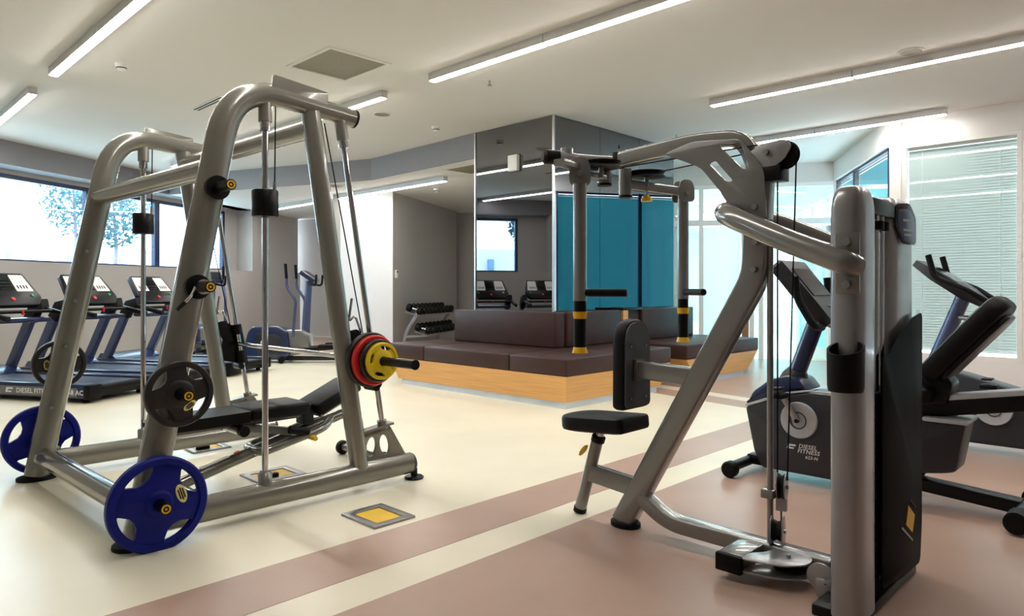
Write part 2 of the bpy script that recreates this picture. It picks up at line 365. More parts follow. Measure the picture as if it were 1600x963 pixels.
put(MB().cyl(TP @ Vector((1.52, -.07, 1.0)), TP @ Vector((1.52, -.07, 1.25)), .012), 'door_handle', 'chrome', d)
put(MB().box((1.40, .25, 1.08), (.10, .05, 2.1), T=TP), 'corridor_strip', 'orange', d, False)  # added strip standing in for the brown corridor wall behind the glass gap
TD = TP @ Matrix.Translation((.12, 0, 0)) @ Matrix.Rotation(R(-68), 4, 'Z')
d2 = senv('door_2', tuple(TP @ Vector((.12, 0, 0))), EA)
f = MB(); 
for x in (.04, .86): f.box((x, 0, 1.07), (.08, .045, 2.1), T=TD)
f.box((.45, 0, .1), (.9, .045, .18), T=TD); f.box((.45, 0, 2.07), (.9, .045, .09), T=TD)
put(f, 'door_frame', 'white', d2, False); put(MB().box((.45, 0, 1.1), (.75, .01, 1.84), T=TD), 'pane', 'tglass', d2, False)
# corridor
TC = Matrix.Translation((11.25, 3.86, 0)) @ Matrix.Rotation(R(31), 4, 'Z')
cor = senv('wall_corridor', (11.25, 3.86, 0), R(31)); f = MB()
f.box((7.0, -.1, .2), (14.0, .12, .4), T=TC); f.box((7.0, -.1, 2.9), (14.0, .12, .4), T=TC)
put(f, 'wall_band', 'wallw', cor, False)
for k in range(10):
    put(MB().box((.7+1.4*k, -.1, 1.55), (1.28, .02, 2.3), T=TC), 'glass_panel', 'tglass', cor, False)
    put(MB().box((1.4*k, -.1, 1.55), (.09, .1, 2.3), T=TC), 'mullion', 'white', cor, False)
struct(MB().box((7.0, 3.2, H/2), (14, .15, H), T=TC), 'wall_corridor_left', 'wallw'); struct(MB().box((14.0, 1.5, H/2), (.15, 3.6, H), T=TC), 'wall_corridor_end', 'wallw')
for k in range(4):
    a = TC @ Vector((2.0+3*k, 1.5, H-.03)); one(MB().box((0, 0, 0), (1.6, .5, .05), R(31), T=Matrix.Translation(a)), 'corridor_light', 'lampc', ['first', 'second', 'third', 'fourth'][k]+' cool white ceiling light in the corridor, counted from the door', 'ceiling light', 'corridor ceiling lights', tuple(a))

# ================================================================== EXTERIOR
struct(MB().box((1.5, 8.5, 1.1), (60, 15.5, .2), T=TW), 'ground', 'ground')
fw = MB().box((1.5, 12.2, 1.95), (60, .3, 1.5), T=TW); 
o = one(fw, 'garden_wall', 'plaster', 'long pale garden wall outside the windows', 'wall')
for k in range(9):
    a = TW @ Vector((-3.4+2.3*k, 11.95, 1.2)); one(MB().box(tuple(TW @ Vector((-3.4+2.3*k, 11.95, 1.75))), (.22, .25, 1.1), CA, .01), 'wall_pier_outside', 'fpier', 'pier number %d of the pale garden wall, counted from the left' % (k+1), 'pier', 'garden wall piers', tuple(a))
def tree(s, off, h, label, sc=1.0):
    b = Wp(s, off, 1.2); t = thing('tree', label, 'tree', b, 0, 'garden trees')
    tr = MB(); tr.tube([b, (b[0]+.03, b[1], b[2]+h*.35), (b[0]-.02, b[1]+.02, b[2]+h*.75)], .05*sc, taper=[1, .8, .4], seg=8)
    for k in range(5):
        a = k*1.3; tr.tube([(b[0], b[1], b[2]+h*(.35+.07*k)), (b[0]+.5*sc*math.cos(a), b[1]+.5*sc*math.sin(a), b[2]+h*(.5+.09*k))], .025*sc, taper=[1, .4], seg=6)
    put(tr, 'trunk', 'bark', t); lv = MB()
    for k in range(1100):
        while True:
            q = Vector((random.uniform(-1, 1), random.uniform(-1, 1), random.uniform(-1, 1)))
            if .25 < q.length < 1 and random.random() < .4+.6*abs(math.sin(5*q.x)*math.cos(4*q.y+3*q.z)): break
        c = Vector((b[0]+q.x*.75*sc, b[1]+q.y*.75*sc, b[2]+h*.68+q.z*h*.34)); u = Vector((random.gauss(0, 1), random.gauss(0, 1), random.gauss(0, 1))).normalized(); v = u.orthogonal().normalized(); L = .07*sc
        lv.add([c-u*L, c+v*L*.5, c+u*L, c-v*L*.5], [(0, 1, 2, 3)])
    put(lv, 'foliage', 'leaf', t, False, kind='stuff')
tree(5.24, 3.2, 2.4, 'young leafy tree outside the middle window'); tree(6.17, 5.2, 3.3, 'leafy tree at the right edge of the first window'); tree(-2.6, 3.4, 2.9, 'leafy tree outside, mirrored in the column')

# ================================================================== CEILING FITTINGS
def light_run(x, y0, n, step, z, where):
    for k in range(n):
        a = y0+step*1.402*k; b = y0+step*1.402*(k+1)-step*.006; c = (a+b)/2
        t = thing('linear_ceiling_light', '%s, %s' % (where, ['first module', 'second module', 'third module', 'fourth module', 'fifth module'][k]+' from its '+('near end' if step > 0 else 'far end')), 'ceiling light', (x, c, z), 0, 'linear ceiling lights')
        put(MB().box((x, c, z-.036), (.075, abs(b-a), .07)), 'housing', 'trimalu', t, False)
        put(MB().box((x, c, z-.073), (.066, abs(b-a)-.02, .012), 0, .004, 1), 'diffuser', 'lamp', t)
light_run(4.04, 4.96, 4, -1, H, 'long ceiling light over the striped floor')
light_run(6.62, 3.54, 3, -1, H, 'long ceiling light above the graphite pull-down machine tower')
light_run(8.71, 1.856, 2, 1, H, 'short ceiling light run close to the right window wall')
light_run(1.57, 7.25, 4, -1, H, 'ceiling light in the upper left corner')
light_run(1.58, 8.08, 2, 1, H, 'ceiling light at the left edge near the windows')
light_run(4.05, 5.716, 4, 1, H, 'ceiling light behind the cable rack top')
light_run(6.60, 7.78, 4, 1, HL, 'ceiling light under the lowered ceiling by the white pier')
def slatvent(name, label, x, y, z, sx, sy, cells):
    t = thing(name, label, 'vent', (x, y, z), 0)
    f = MB(); b = .035
    f.plate([[(-sx/2, -sy/2), (sx/2, -sy/2), (sx/2, sy/2), (-sx/2, sy/2)], [(-sx/2+b, -sy/2+b), (sx/2-b, -sy/2+b), (sx/2-b, sy/2-b), (-sx/2+b, sy/2-b)]], .012, Matrix.Translation((x, y, z-.006)))
    put(f, 'vent_frame', 'ceil', t, False); put(MB().box((x, y, z-.002), (sx-.06, sy-.06, .004)), 'mesh_panel', 'vent', t, False)
slatvent('ceiling_vent', 'square olive ventilation grille in the main ceiling', 3.30, 5.34, H, .62, .72, 1)
slatvent('ceiling_vent', 'grey ventilation grille under the lowered ceiling by the mirror', 6.45, 7.0, HL, .55, .7, 1)
slatvent('ceiling_vent', 'small ventilation grille under the lowered ceiling above the cable rack', 5.95, 9.75, HL, .35, .35, 1)
t = thing('slot_vent', 'narrow black slot vent in the ceiling behind the tall frame', 'vent', (3.03, 7.5, H))
put(MB().box((3.03, 7.45, H-.004), (.10, .75, .008)), 'slot_frame', 'ceil', t, False)
for dx in (-.02, .02): put(MB().box((3.03+dx, 7.45, H-.007), (.02, .70, .006)), 'slot', 'black', t, False)
def detector(x, y, z, label):
    t = thing('smoke_detector', label, 'detector', (x, y, z), 0, 'smoke detectors'); T = Matrix.Translation((x, y, z-.055))
    put(MB().lathe([(0, 0), (.028, 0), (.04, .008), (.042, .022), (.05, .03), (.055, .055), (0, .055)], T, 24), 'housing', 'white', t)
    put(MB().lathe([(.0425, .012), (.0432, .012), (.0432, .02), (.0425, .02)], T, 24), 'sensing_slot', 'dark', t)
detector(1.963, 6.695, H, 'smoke detector on the ceiling beside the upper left light'); detector(5.389, 6.534, H, 'smoke detector on the ceiling left of the mirrored column'); detector(7.32, 8.86, HL, 'small smoke detector under the lowered ceiling')
for x, y, l in ((4.572, 6.493, 'round grey ceiling speaker left of the mirrored column'), (6.433, 1.63, 'round grey ceiling speaker at the upper right')):
    t = thing('ceiling_speaker', l, 'speaker', (x, y, H), 0, 'ceiling speakers')
    put(MB().lathe([(0, -.008), (.085, -.008), (.085, 0)], Matrix.Translation((x, y, H)), 32), 'grille', 'vent', t); put(MB().lathe([(.086, 0), (.086, -.01), (.1, -.006), (.1, 0)], Matrix.Translation((x, y, H)), 32), 'rim', 'ceil', t)
for x, y, l in ((4.554, 4.725, 'small sprinkler head under the ceiling by the long light'), (7.833, 4.672, 'small sprinkler head right of the mirrored column')):
    t = thing('sprinkler', l, 'sprinkler', (x, y, H), 0, 'sprinkler heads')
    put(MB().cyl((x, y, H), (x, y, H-.04), .009), 'stem', 'steel', t); put(MB().lathe([(0, -.047), (.022, -.047), (.022, -.042), (0, -.042)], Matrix.Translation((x, y, H)), 16), 'deflector', 'steel', t)
t = thing('access_point', 'small white square box fixed high on the mirrored column', 'box', (CX0, 5.72, 2.55))
put(MB().box((CX0-.03, 5.72, 2.62), (.055, .15, .19), 0, .008), 'cover', 'white', t); put(MB().box((CX0-.002, 5.72, 2.62), (.006, .17, .21)), 'back_plate', 'charcoal', t)
a = Vector((7.03+.883*.12+.01, 9.68+.469*.12-.015, 1.38)); t = thing('thermostat', 'small white wall thermostat near the dumbbell rack', 'thermostat', tuple(a), R(28))
put(MB().box(tuple(a), (.08, .03, .14), R(28), .005), 'housing', 'white', t); put(MB().box((a.x+.008, a.y-.014, 1.42), (.04, .006, .03), R(28)), 'display', 'dark', t)
# floor boxes
def floor_box(x0, x1, y0, y1, label, cable=False):
    c = ((x0+x1)/2, (y0+y1)/2); t = thing('floor_box', label, 'floor box', (c[0], c[1], 0), 0, 'floor outlet boxes'); f = MB(); b = .045
    f.plate([rpoly([(x0, y0), (x1, y0), (x1, y1), (x0, y1)], .006), rpoly([(x0+b, y0+b), (x1-b, y0+b), (x1-b, y1-b), (x0+b, y1-b)], .004)], .012, Matrix.Translation((0, 0, .004)), .002)
    put(f, 'frame', 'steel', t); put(MB().box((c[0], c[1], .0025), (x1-x0-2*b, y1-y0-2*b, .003)), 'lid', 'yelboard', t, False)
    if cable: put(MB().box((c[0]-.04, c[1]-.05, .016), (.09, .035, .024), 0, .006), 'cable_outlet', 'black', t)
floor_box(1.86, 2.10, 2.70, 2.99, 'floor box with yellow lid beside the brown floor stripe'); floor_box(1.83, 2.13, 3.80, 4.06, 'floor box with yellow lid under the weight bench', True); floor_box(1.86, 2.12, 4.82, 5.08, 'floor box under the far base tube of the rack', True)

# ================================================================== SMITH MACHINE
YN, YF = 3.27, 4.85
def sx(y): return -.055*(y-YN)/(YF-YN)             # the rack stands a hair askew
SM = thing('smith_machine', 'large warm grey smith machine with inclined bar rods and weight pegs', 'smith machine', (1.6, 4.06, 0))
NY = (0, 1, 0)
for y, side in ((YN, -1), (YF, 1)):
    d = sx(y)
    pth = fillet([(1.025+d, y, .02), (1.437+d, y, 2.112), (2.115+d, y, 2.055)], .27, 10)
    tp = [1.0]+[1-.02*k for k in range(11)]+[.72]
    fr = put(MB().tube(pth, .068, .06, NY, 20, taper=tp), 'side_frame', 'frame', SM)
    put(MB().cyl((2.112+d, y, 2.055), (2.122+d, y, 2.054), .05, 20), 'end_cap', 'black', fr)
    for zz in (.42, .78, 1.05, 1.35) if side > 0 else ():
        put(MB().cyl((1.03+d+zz*.197-.03, y-.05, zz), (1.03+d+zz*.197-.03, y-.072, zz), .011, 8), 'bolt', 'steel', fr)
    put(MB().tube([(1.855+d, y, 2.045), (2.155+d, y, .11)], .052, .048, NY, 16), 'rear_upright', 'frame', SM)
    bt = put(MB().tube([(1.06+d, y, .098), (2.50+d, y, .098)], .062, .052, NY, 18), 'base_tube', 'frame', SM)
    put(MB().cyl((2.498+d, y, .098), (2.512+d, y, .098), .056, 20), 'end_cap', 'charcoal', bt)
    put(MB().lathe([(0, 0), (.055, 0), (.058, .008), (.05, .016), (.02, .02), (.02, .06), (0, .06)], Matrix.Translation((2.53+d, y, 0)), 20), 'levelling_foot', 'blackp', SM)
    put(MB().plate([circ(0, 0, .105, 32, .085)], .02, Matrix.Translation((1.025+d, y, .01)), .004), 'rubber_foot', 'black', SM)
    gs = MB().plate([rpoly([(2.125+d, .31), (2.335+d, .345), (2.355+d, .335), (2.475+d, .14), (2.12+d, .14)], .01), circ(2.225+d, .235, .03, 24, .055, R(-8)), circ(2.315+d, .235, .03, 24, .058, R(14))], .014, PY(y), .002)
    gs.box((2.255+d, y, .338), (.22, .06, .014), T=Matrix.Translation((2.255+d, y, .338)) @ Matrix.Rotation(R(-8), 4, 'Y') @ Matrix.Translation((-2.255-d, -y, -.338)))
    put(gs, 'gusset', 'frame', SM)
    # vertical counterweight rod, inclined guide rod
    rod = put(MB().cyl((1.605+d, y, .12), (1.605+d, y, 2.0), .0155), 'counterweight_rod', 'chrome', SM)
    put(MB().cyl((1.605+d, y, .14), (1.605+d, y, .205), .034, 20).cyl((1.605+d, y, .205), (1.605+d, y, .215), .034, 20, .026), 'collar', 'frame', rod)
    put(MB().cyl((1.605+d, y, 1.95), (1.605+d, y, 2.06), .033, 20), 'socket', 'frame', rod); put(MB().cyl((1.605+d, y, 1.905), (1.605+d, y, 1.95), .026, 20), 'ferrule', 'chrome', rod)
    cw = MB(); zc = 1.545
    cw.lathe([(0, -.066), (.06, -.066), (.064, -.06), (.064, .06), (.06, .066), (0, .066)], Matrix.Translation((1.605+d, y, zc)), 28)
    put(cw, 'counterweight', 'blackp', SM)
    put(MB().cyl((1.655+d, y, zc+.06), (1.66+d, y, 2.06), .0035, 8), 'cable', 'black', SM); put(MB().cyl((1.655+d, y, zc+.06), (1.655+d, y, zc+.11), .009, 10), 'cable_end', 'steel', SM)
    A, B = Vector((2.035+d, y, 2.0)), Vector((2.305+d, y, .345)); u = (B-A).normalized()
    rd = put(MB().cyl(A, B, .0155), 'guide_rod', 'chrome', SM)
    put(MB().cyl(A-u*.03, A+u*.075, .033, 20), 'socket', 'frame', rd); put(MB().cyl(A+u*.075, A+u*.115, .026, 20), 'ferrule', 'chrome', rd); put(MB().cyl(B-u*.03, B+u*.02, .028, 20), 'collar', 'frame', rd)
    C = A+u*((2.0-.74)/-u.z)
    put(MB().cyl((1.935+d, y, 2.0), (C.x-.06, y, .84), .0035, 8), 'cable', 'black', SM)
    # sliding carriage
    ca = MB(); px, pz = u.x, u.z
    def cp(a, b): return (C.x+(-u.x)*b+(u.z)*a*-1 if False else C.x+a*(-u.z)+b*(-u.x), C.z+a*(u.x)+b*(-u.z))
    ca.plate([rpoly([cp(.045, .13), cp(-.03, .13), cp(-.06, .17), cp(-.11, .17), cp(-.14, .11), cp(-.10, .04), cp(-.13, -.03), cp(-.12, -.11), cp(-.02, -.15), cp(.02, -.2), cp(.05, -.18), cp(.05, -.05)], .012)], .022, PY(y+.03*(1 if side > 0 else 1)), .003)
    cr = put(ca, 'carriage', 'blackp', SM)
    put(MB().cyl(C-u*.13, C-u*.06, .03, 18).cyl(C+u*.06, C+u*.15, .03, 18), 'bushing', 'black', cr)
    put(MB().cyl((C.x+.005, y-.03, C.z-.17), (C.x+.005, y+.07, C.z-.17), .022, 16), 'stop_roller', 'blackp', cr)
    hk = MB().tube(fillet([(C.x-.09, y-.02, C.z+.14), (C.x-.13, y-.02, C.z+.24), (C.x-.17, y-.02, C.z+.2), (C.x-.15, y-.02, C.z+.33)], .03, 4), .007, seg=8)
    put(hk, 'safety_hook', 'chrome', cr)
    put(MB().plate([rpoly([(1.62+d, 2.10), (1.93+d, 2.075), (1.935+d, 2.155), (1.63+d, 2.185)], .01)], .012, PY(y+.035*-side*-1), .002), 'top_plate', 'frame', SM)
    for q in (1.69, 1.83): put(MB().cyl((q+d, y+side*.02, 2.112-.08*(q-1.69)), (q+d, y-side*.012 if side > 0 else y+.02, 2.118-.08*(q-1.69)), .011, 8), 'bolt', 'steel', SM)
    for kz, zz in enumerate((1.59, 1.13, .66, .195)):
        x = 1.03+d+zz*.1975; y0 = y+side*.055; y1 = y+side*.205
        pg = put(MB().cyl((x, y+side*.04, zz), (x, y0+side*.016, zz), .056, 24).cyl((x, y0, zz), (x, y1, zz), .0245, 20), 'weight_peg', 'blackp', SM)
        put(MB().lathe([(.0125, 0), (.019, 0), (.019, .003), (.0125, .003), (.0125, 0)], Matrix.Translation((x, y1, zz)) @ Matrix.Rotation(R(90 if side < 0 else -90), 4, 'X'), 20).box((0, 0, .001), (.009, .009, .002), T=Matrix.Translation((x, y1, zz)) @ Matrix.Rotation(R(90 if side < 0 else -90), 4, 'X')), 'end_ring', 'yel', pg)
def xbar(name, p, q, r, m='frame', flange=True):
    o = put(MB().cyl(p, q, r, 20), name, m, SM); return o
xbar('front_cross_bar', (1.345, YN, 1.69), (1.29, YF, 1.69), .05); xbar('rear_cross_bar', (1.868, YN, 1.965), (1.813, YF, 1.965), .053)
xbar('bottom_cross_bar', (1.055, YN, .13), (1.0, YF, .13), .055)
for zz, d in ((1.69, .05), (.13, .065)):
    x = 1.03+sx(YF)+zz*.1975; put(MB().lathe([(0, 0), (.05, 0), (.045, .02), (0, .022)], Matrix.Translation((x-.01, YF-.062, zz)) @ Matrix.Rotation(R(90), 4, 'X'), 20), 'joint_boss', 'frame', SM)
XB, ZB = 2.165, .735
bar = put(MB().cyl((XB, YN-.03, ZB), (XB-.02, YF+.03, ZB), .0145, 16), 'lifting_bar', 'chrome', SM)
put(MB().cyl((XB+.002, YN-.04, ZB), (XB+.006, 2.80, ZB), .0235, 20), 'sleeve', 'blackp', bar); put(MB().cyl((XB-.022, YF+.04, ZB), (XB-.025, YF+.42, ZB), .0235, 20), 'sleeve', 'blackp', bar)
put(MB().cyl((XB+.006, 2.80, ZB), (XB+.006, 2.792, ZB), .026, 20), 'sleeve_cap', 'black', bar)

# weight plates: axis along y, face towards -y
def weight_plate(name, m, label, c, Rr, th, badge='label', rot=0., sub=None, group='weight plates'):
    t = thing(name, label, 'weight plate', c, 0, group, local=True)
    T = Matrix.Rotation(R(90), 4, 'X')
    outs = [circ(0, 0, Rr*.93, 48), circ(0, 0, .026, 24)]
    for k in range(4):
        a = rot+R(45+90*k); pts = []
        for j in range(9):
            b = a+R(-25+50*j/8); pts.append((Rr*.81*math.cos(b), Rr*.81*math.sin(b)))
        for j in range(7):
            b = a+R(13-26*j/6); q = Rr*(.55+.04*abs(j-3)/3); pts.append((q*math.cos(b), q*math.sin(b)))
        outs.append(rpoly(pts, .012, 2))
    b = MB().plate(outs, th*.62, T, .003)
    put(b, 'disc', m, t)
    put(MB().lathe([(Rr*.82, -th*.3), (Rr*.84, -th*.5), (Rr*.96, -th*.5), (Rr, -th*.3), (Rr, th*.3), (Rr*.96, th*.5), (Rr*.84, th*.5), (Rr*.82, th*.3), (Rr*.82, -th*.3)], T, 56), 'rim', m, t)
    put(MB().lathe([(.026, -th*.5), (.05, -th*.5), (.062, -th*.3), (.062, th*.3), (.05, th*.5), (.026, th*.5), (.026, -th*.5)], T, 28), 'hub', m, t)
    if badge:
        a = rot+R(90 if sub is None else sub); q = Rr*.47; TB = Matrix.Translation((q*math.cos(a), -th*.31-.001, q*math.sin(a))) @ Matrix.Rotation(-a+R(90), 4, 'Y') @ T
        bd = put(MB().plate([circ(0, 0, Rr*.21, 28, Rr*.105)], .003, TB), 'badge', badge, t)
        s = MB()
        for j in range(3): s.box((0, (-.045+.045*j)*Rr, .0018), (Rr*(.22 if j != 1 else .28), Rr*.03, .002), T=TB)
        put(s, 'badge_print', 'dark', bd, False)
    rb = MB()
    for j in range(8):
        a = rot+R(-62+4.2*j); rb.box((Rr*.9*math.cos(a), -th*.5, Rr*.9*math.sin(a)), (Rr*.14, .006, .006), T=Matrix.Translation((Rr*.9*math.cos(a), -th*.5, Rr*.9*math.sin(a))) @ Matrix.Rotation(-a, 4, 'Y') @ Matrix.Translation((-Rr*.9*math.cos(a), th*.5, -Rr*.9*math.sin(a))))
    put(rb, 'grip_ribs', m, t); return t
weight_plate('weight_plate', 'blue', 'big blue weight plate in front on the lowest peg of the near frame', (1.07, 3.165, .195), .205, .045, rot=R(-14), sub=32)
weight_plate('weight_plate', 'platek', 'black weight plate on the second lowest peg of the near frame', (1.16, 3.17, .66), .146, .036, rot=R(8), sub=-62)
weight_plate('weight_plate', 'blue', 'big blue weight plate on the far frame at the left photo edge', (1.015, 4.96, .21), .205, .045, rot=R(20), sub=-75)
weight_plate('weight_plate', 'platek', 'black weight plate on the far frame in front of the treadmills', (1.105, 4.95, .66), .146, .036, rot=0, sub=180)
weight_plate('weight_plate', 'platek', 'innermost black weight plate on the lifting bar', (XB, 3.185, ZB), .150, .034, None)
weight_plate('weight_plate', 'red', 'red weight plate on the lifting bar', (XB, 3.148, ZB), .136, .034, None)
weight_plate('weight_plate', 'platek', 'small black weight plate between the red and the yellow one', (XB+.002, 3.112, ZB), .116, .03, None)
weight_plate('weight_plate', 'yellow', 'small yellow weight plate outermost on the lifting bar', (XB+.002, 3.078, ZB), .1, .03, None, rot=R(30))
t = thing('spring_collar', 'chrome spring collar with lever on the second highest peg', 'collar', (1.255, 3.16, 1.13), 0, None, True)
put(MB().lathe([(.026, -.02), (.034, -.02), (.034, .02), (.026, .02), (.026, -.02)], Matrix.Rotation(R(90), 4, 'X'), 24), 'clamp_ring', 'chrome', t)
put(MB().tube(fillet([(-.03, 0, .0), (-.055, -.02, -.04), (-.1, -.03, -.08)], .02, 4), .006, seg=8), 'lever', 'chrome', t); put(MB().cyl((-.085, -.027, -.068), (-.12, -.033, -.1), .009, 10), 'lever_grip', 'black', t)

# ================================================================== WEIGHT BENCH
BY = 3.86
BN = thing('weight_bench', 'adjustable black weight bench with grey frame standing in the smith machine', 'weight bench', (1.85, BY, 0))
put(MB().tube(fillet([(1.42, BY, .075), (1.84, BY, .185), (2.43, BY, .33), (2.52, BY, .30), (2.56, BY, .07)], [.1, .1, .08], 6), .034, .034, NY, 14), 'main_tube', 'frame', BN)
put(MB().tube(fillet([(2.32, BY-.015, .305), (2.22, BY-.11, .275), (1.82, BY-.11, .19), (1.82, BY+.11, .19), (2.22, BY+.11, .275), (2.32, BY+.015, .305)], .07, 5), .024, seg=12), 'loop_tube', 'frame', BN)
for x, w in ((1.42, .22), (2.565, .24)):
    ft = put(MB().cyl((x, BY-w, .05), (x, BY+w, .05), .026, 14), 'foot_bar', 'frame', BN)
    for s in (-1, 1): put(MB().lathe([(0, -.025), (.036, -.025), (.046, -.015), (.046, .015), (.036, .025), (0, .025)], Matrix.Translation((x, BY+s*w, .046)) @ Matrix.Rotation(R(90), 4, 'X'), 20), 'wheel', 'black', ft)
pd = MB().box((1.93, BY, .415), (.36, .29, .075), 0, .02, 3); put(pd, 'lower_back_pad', 'leather', BN)
pd = MB(); pd.loft([[(1.745, BY-.14, .38), (1.745, BY+.14, .38), (1.745, BY+.145, .44), (1.745, BY-.145, .44)], [(1.5, BY-.135, .375), (1.5, BY+.135, .375), (1.5, BY+.14, .435), (1.5, BY-.14, .435)], [(1.3, BY-.12, .375), (1.3, BY+.12, .375), (1.3, BY+.12, .43), (1.3, BY-.12, .43)], [(1.26, BY-.1, .39), (1.26, BY+.1, .39), (1.26, BY+.1, .415), (1.26, BY-.1, .415)]])
put(pd, 'upper_back_pad', 'leather', BN)
put(MB().tube([(1.30, BY, .36), (2.12, BY, .365)], .022, .03, NY, sq=.006), 'back_rail', 'frame', BN)
T = Matrix.Translation((2.32, BY, .45)) @ Matrix.Rotation(R(-24), 4, 'Y')
put(MB().box((0, 0, 0), (.32, .27, .075), 0, .022, 3, T=T), 'seat_pad', 'leather', BN)
put(MB().box((-.03, 0, -.05), (.22, .16, .02), T=T), 'seat_plate', 'steel', BN)
put(MB().tube([(1.72, BY-.05, .34), (2.2, BY-.03, .24)], .022, .028, NY, sq=.006), 'adjust_strut', 'frame2', BN)
put(MB().cyl((1.7, BY-.13, .335), (1.7, BY+.13, .335), .026, 14), 'strut_axle', 'frame', BN); 
for s in (-1, 1): put(MB().cyl((1.7, BY+s*.12, .335), (1.7, BY+s*.16, .335), .03, 14), 'axle_cap', 'black', BN)
put(MB().cyl((1.98, BY-.13, .3), (2.1, BY-.13, .275), .022, 14), 'grip', 'black', BN)
put(MB().cyl((2.12, BY-.02, .235), (2.12, BY-.18, .235), .014, 12), 'locking_pin', 'yel', BN)
put(MB().box((2.15, BY, .36), (.07, .1, .12), 0, .008), 'pivot_bracket', 'charcoal', BN)
for q, m in ((1.60, 'print'), (1.73, 'redb')):
    a = math.atan2(.11, .42); T = Matrix.Translation((q, BY, .075+(q-1.42)*.262+.036)) @ Matrix.Rotation(-a, 4, 'Y'); put(MB().box((0, 0, 0), (.16 if m == 'print' else .03, .035, .003), T=T), 'sticker', m, BN, False)

# ================================================================== LAT PULL-DOWN MACHINE (plane x = XL)
XL = 2.72; NX = (1, 0, 0)
LM = thing('pulldown_machine', 'graphite cable pull-down machine with seat, chest pad and weight tower', 'pulldown machine', (XL, 1.3, 0))
put(MB().tube(fillet([(XL, 1.905, .02), (XL, 1.255, 1.17), (XL, 1.235, 1.63)], .06, 6), .052, .036, NX, sq=.012), 'main_mast', 'frame2', LM)
put(MB().plate([circ(0, 0, .062, 28, .075)], .024, Matrix.Translation((XL, 1.895, .012)), .005), 'rubber_foot', 'black', LM)
put(MB().tube(fillet([(XL, 1.80, .16), (XL, 1.66, .075), (XL, .95, .07)], .1, 6), .032, .04, NX, sq=.01), 'base_tube', 'frame2', LM)
put(MB().box((XL-.10, 1.255, .07), (.24, .1, .062), 0, .006), 'cross_foot', 'frame2', LM); put(MB().box((XL-.23, 1.255, .066), (.03, .106, .068), 0, .006), 'foot_cap', 'black', LM)
pb = MB()
for z in (.048, .096): pb.plate([rpoly([(XL-.24, 1.21), (XL-.16, 1.21), (XL-.10, 1.16), (XL+.0, 1.16), (XL+.0, 1.05), (XL-.06, 1.0), (XL-.13, 1.0), (XL-.2, 1.06)], .03)], .006, Matrix.Translation((0, 0, z)), .001)
put(pb, 'pulley_bracket', 'silver', LM); put(MB().lathe([(.012, -.012), (.055, -.012), (.046, 0), (.055, .012), (.012, .012), (.012, -.012)], Matrix.Translation((XL-.1, 1.08, .072)), 28), 'floor_pulley', 'black', LM)
put(MB().cyl((XL-.1, 1.08, .04), (XL-.1, 1.08, .11), .01, 8), 'pulley_bolt', 'steel', LM)
# seat
put(MB().tube([(XL, 2.03, .44), (XL, 2.085, .32)], .019, seg=16), 'seat_post', 'chrome', LM)
put(MB().tube([(XL, 2.06, .385), (XL, 2.165, .03)], .03, seg=18), 'seat_sleeve', 'frame2', LM); put(MB().tube([(XL, 2.052, .40), (XL, 2.06, .375)], .034, seg=18), 'sleeve_ring', 'black', LM); put(MB().tube([(XL, 2.166, .03), (XL, 2.172, .008)], .033, seg=18), 'sleeve_foot', 'black', LM)
put(MB().tube([(XL, 2.10, .215), (XL, 1.79, .19)], .042, .025, NX, sq=.008), 'seat_arm', 'frame2', LM)
yk = put(MB().plate([circ(0, 0, .012, 16, .038, R(0))], .012, Matrix.Translation((XL-.03, 2.125, .325)) @ Matrix.Rotation(R(40), 4, 'X') @ PXm(0), .003), 'adjust_lever', 'yel', LM)
T = Matrix.Translation((XL, 2.035, .475)) @ Matrix.Rotation(R(-4), 4, 'X')
so = rpoly([(-.125, -.2), (.125, -.2), (.14, .2), (-.14, .2)], [.03, .03, .14, .14], 8)
put(MB().plate([so], .07, T, .016), 'seat_pad', 'leather', LM); put(MB().plate([[(x*.8, y*.8) for x, y in so]], .01, T @ Matrix.Translation((0, 0, -.034))), 'seat_board', 'black', LM)
# chest pad
po = rpoly([(-.11, -.205), (.11, -.205), (.105, .215), (-.105, .215)], [.03, .03, .12, .12], 8)
T = Matrix.Translation((XL, 1.865, .765)) @ Matrix.Rotation(R(90), 4, 'X')
put(MB().plate([po], .07, T, .02), 'chest_pad', 'leather', LM)
bb = put(MB().plate([[(x*.92, y*.94) for x, y in po]], .008, T @ Matrix.Translation((0, 0, .037))), 'pad_board', 'charcoal', LM)
for x in (-.06, .06):
    for z in (-.14, .1): put(MB().cyl((XL+x, 1.826, .755+z), (XL+x, 1.82, .755+z), .006, 8), 'pad_bolt', 'steel', LM)
put(MB().tube([(XL, 1.825, .745), (XL, 1.49, .735)], .04, .025, NX, sq=.008), 'pad_arm', 'frame2', LM); put(MB().box((XL, 1.818, .745), (.07, .012, .1)), 'pad_flange', 'frame2', LM)
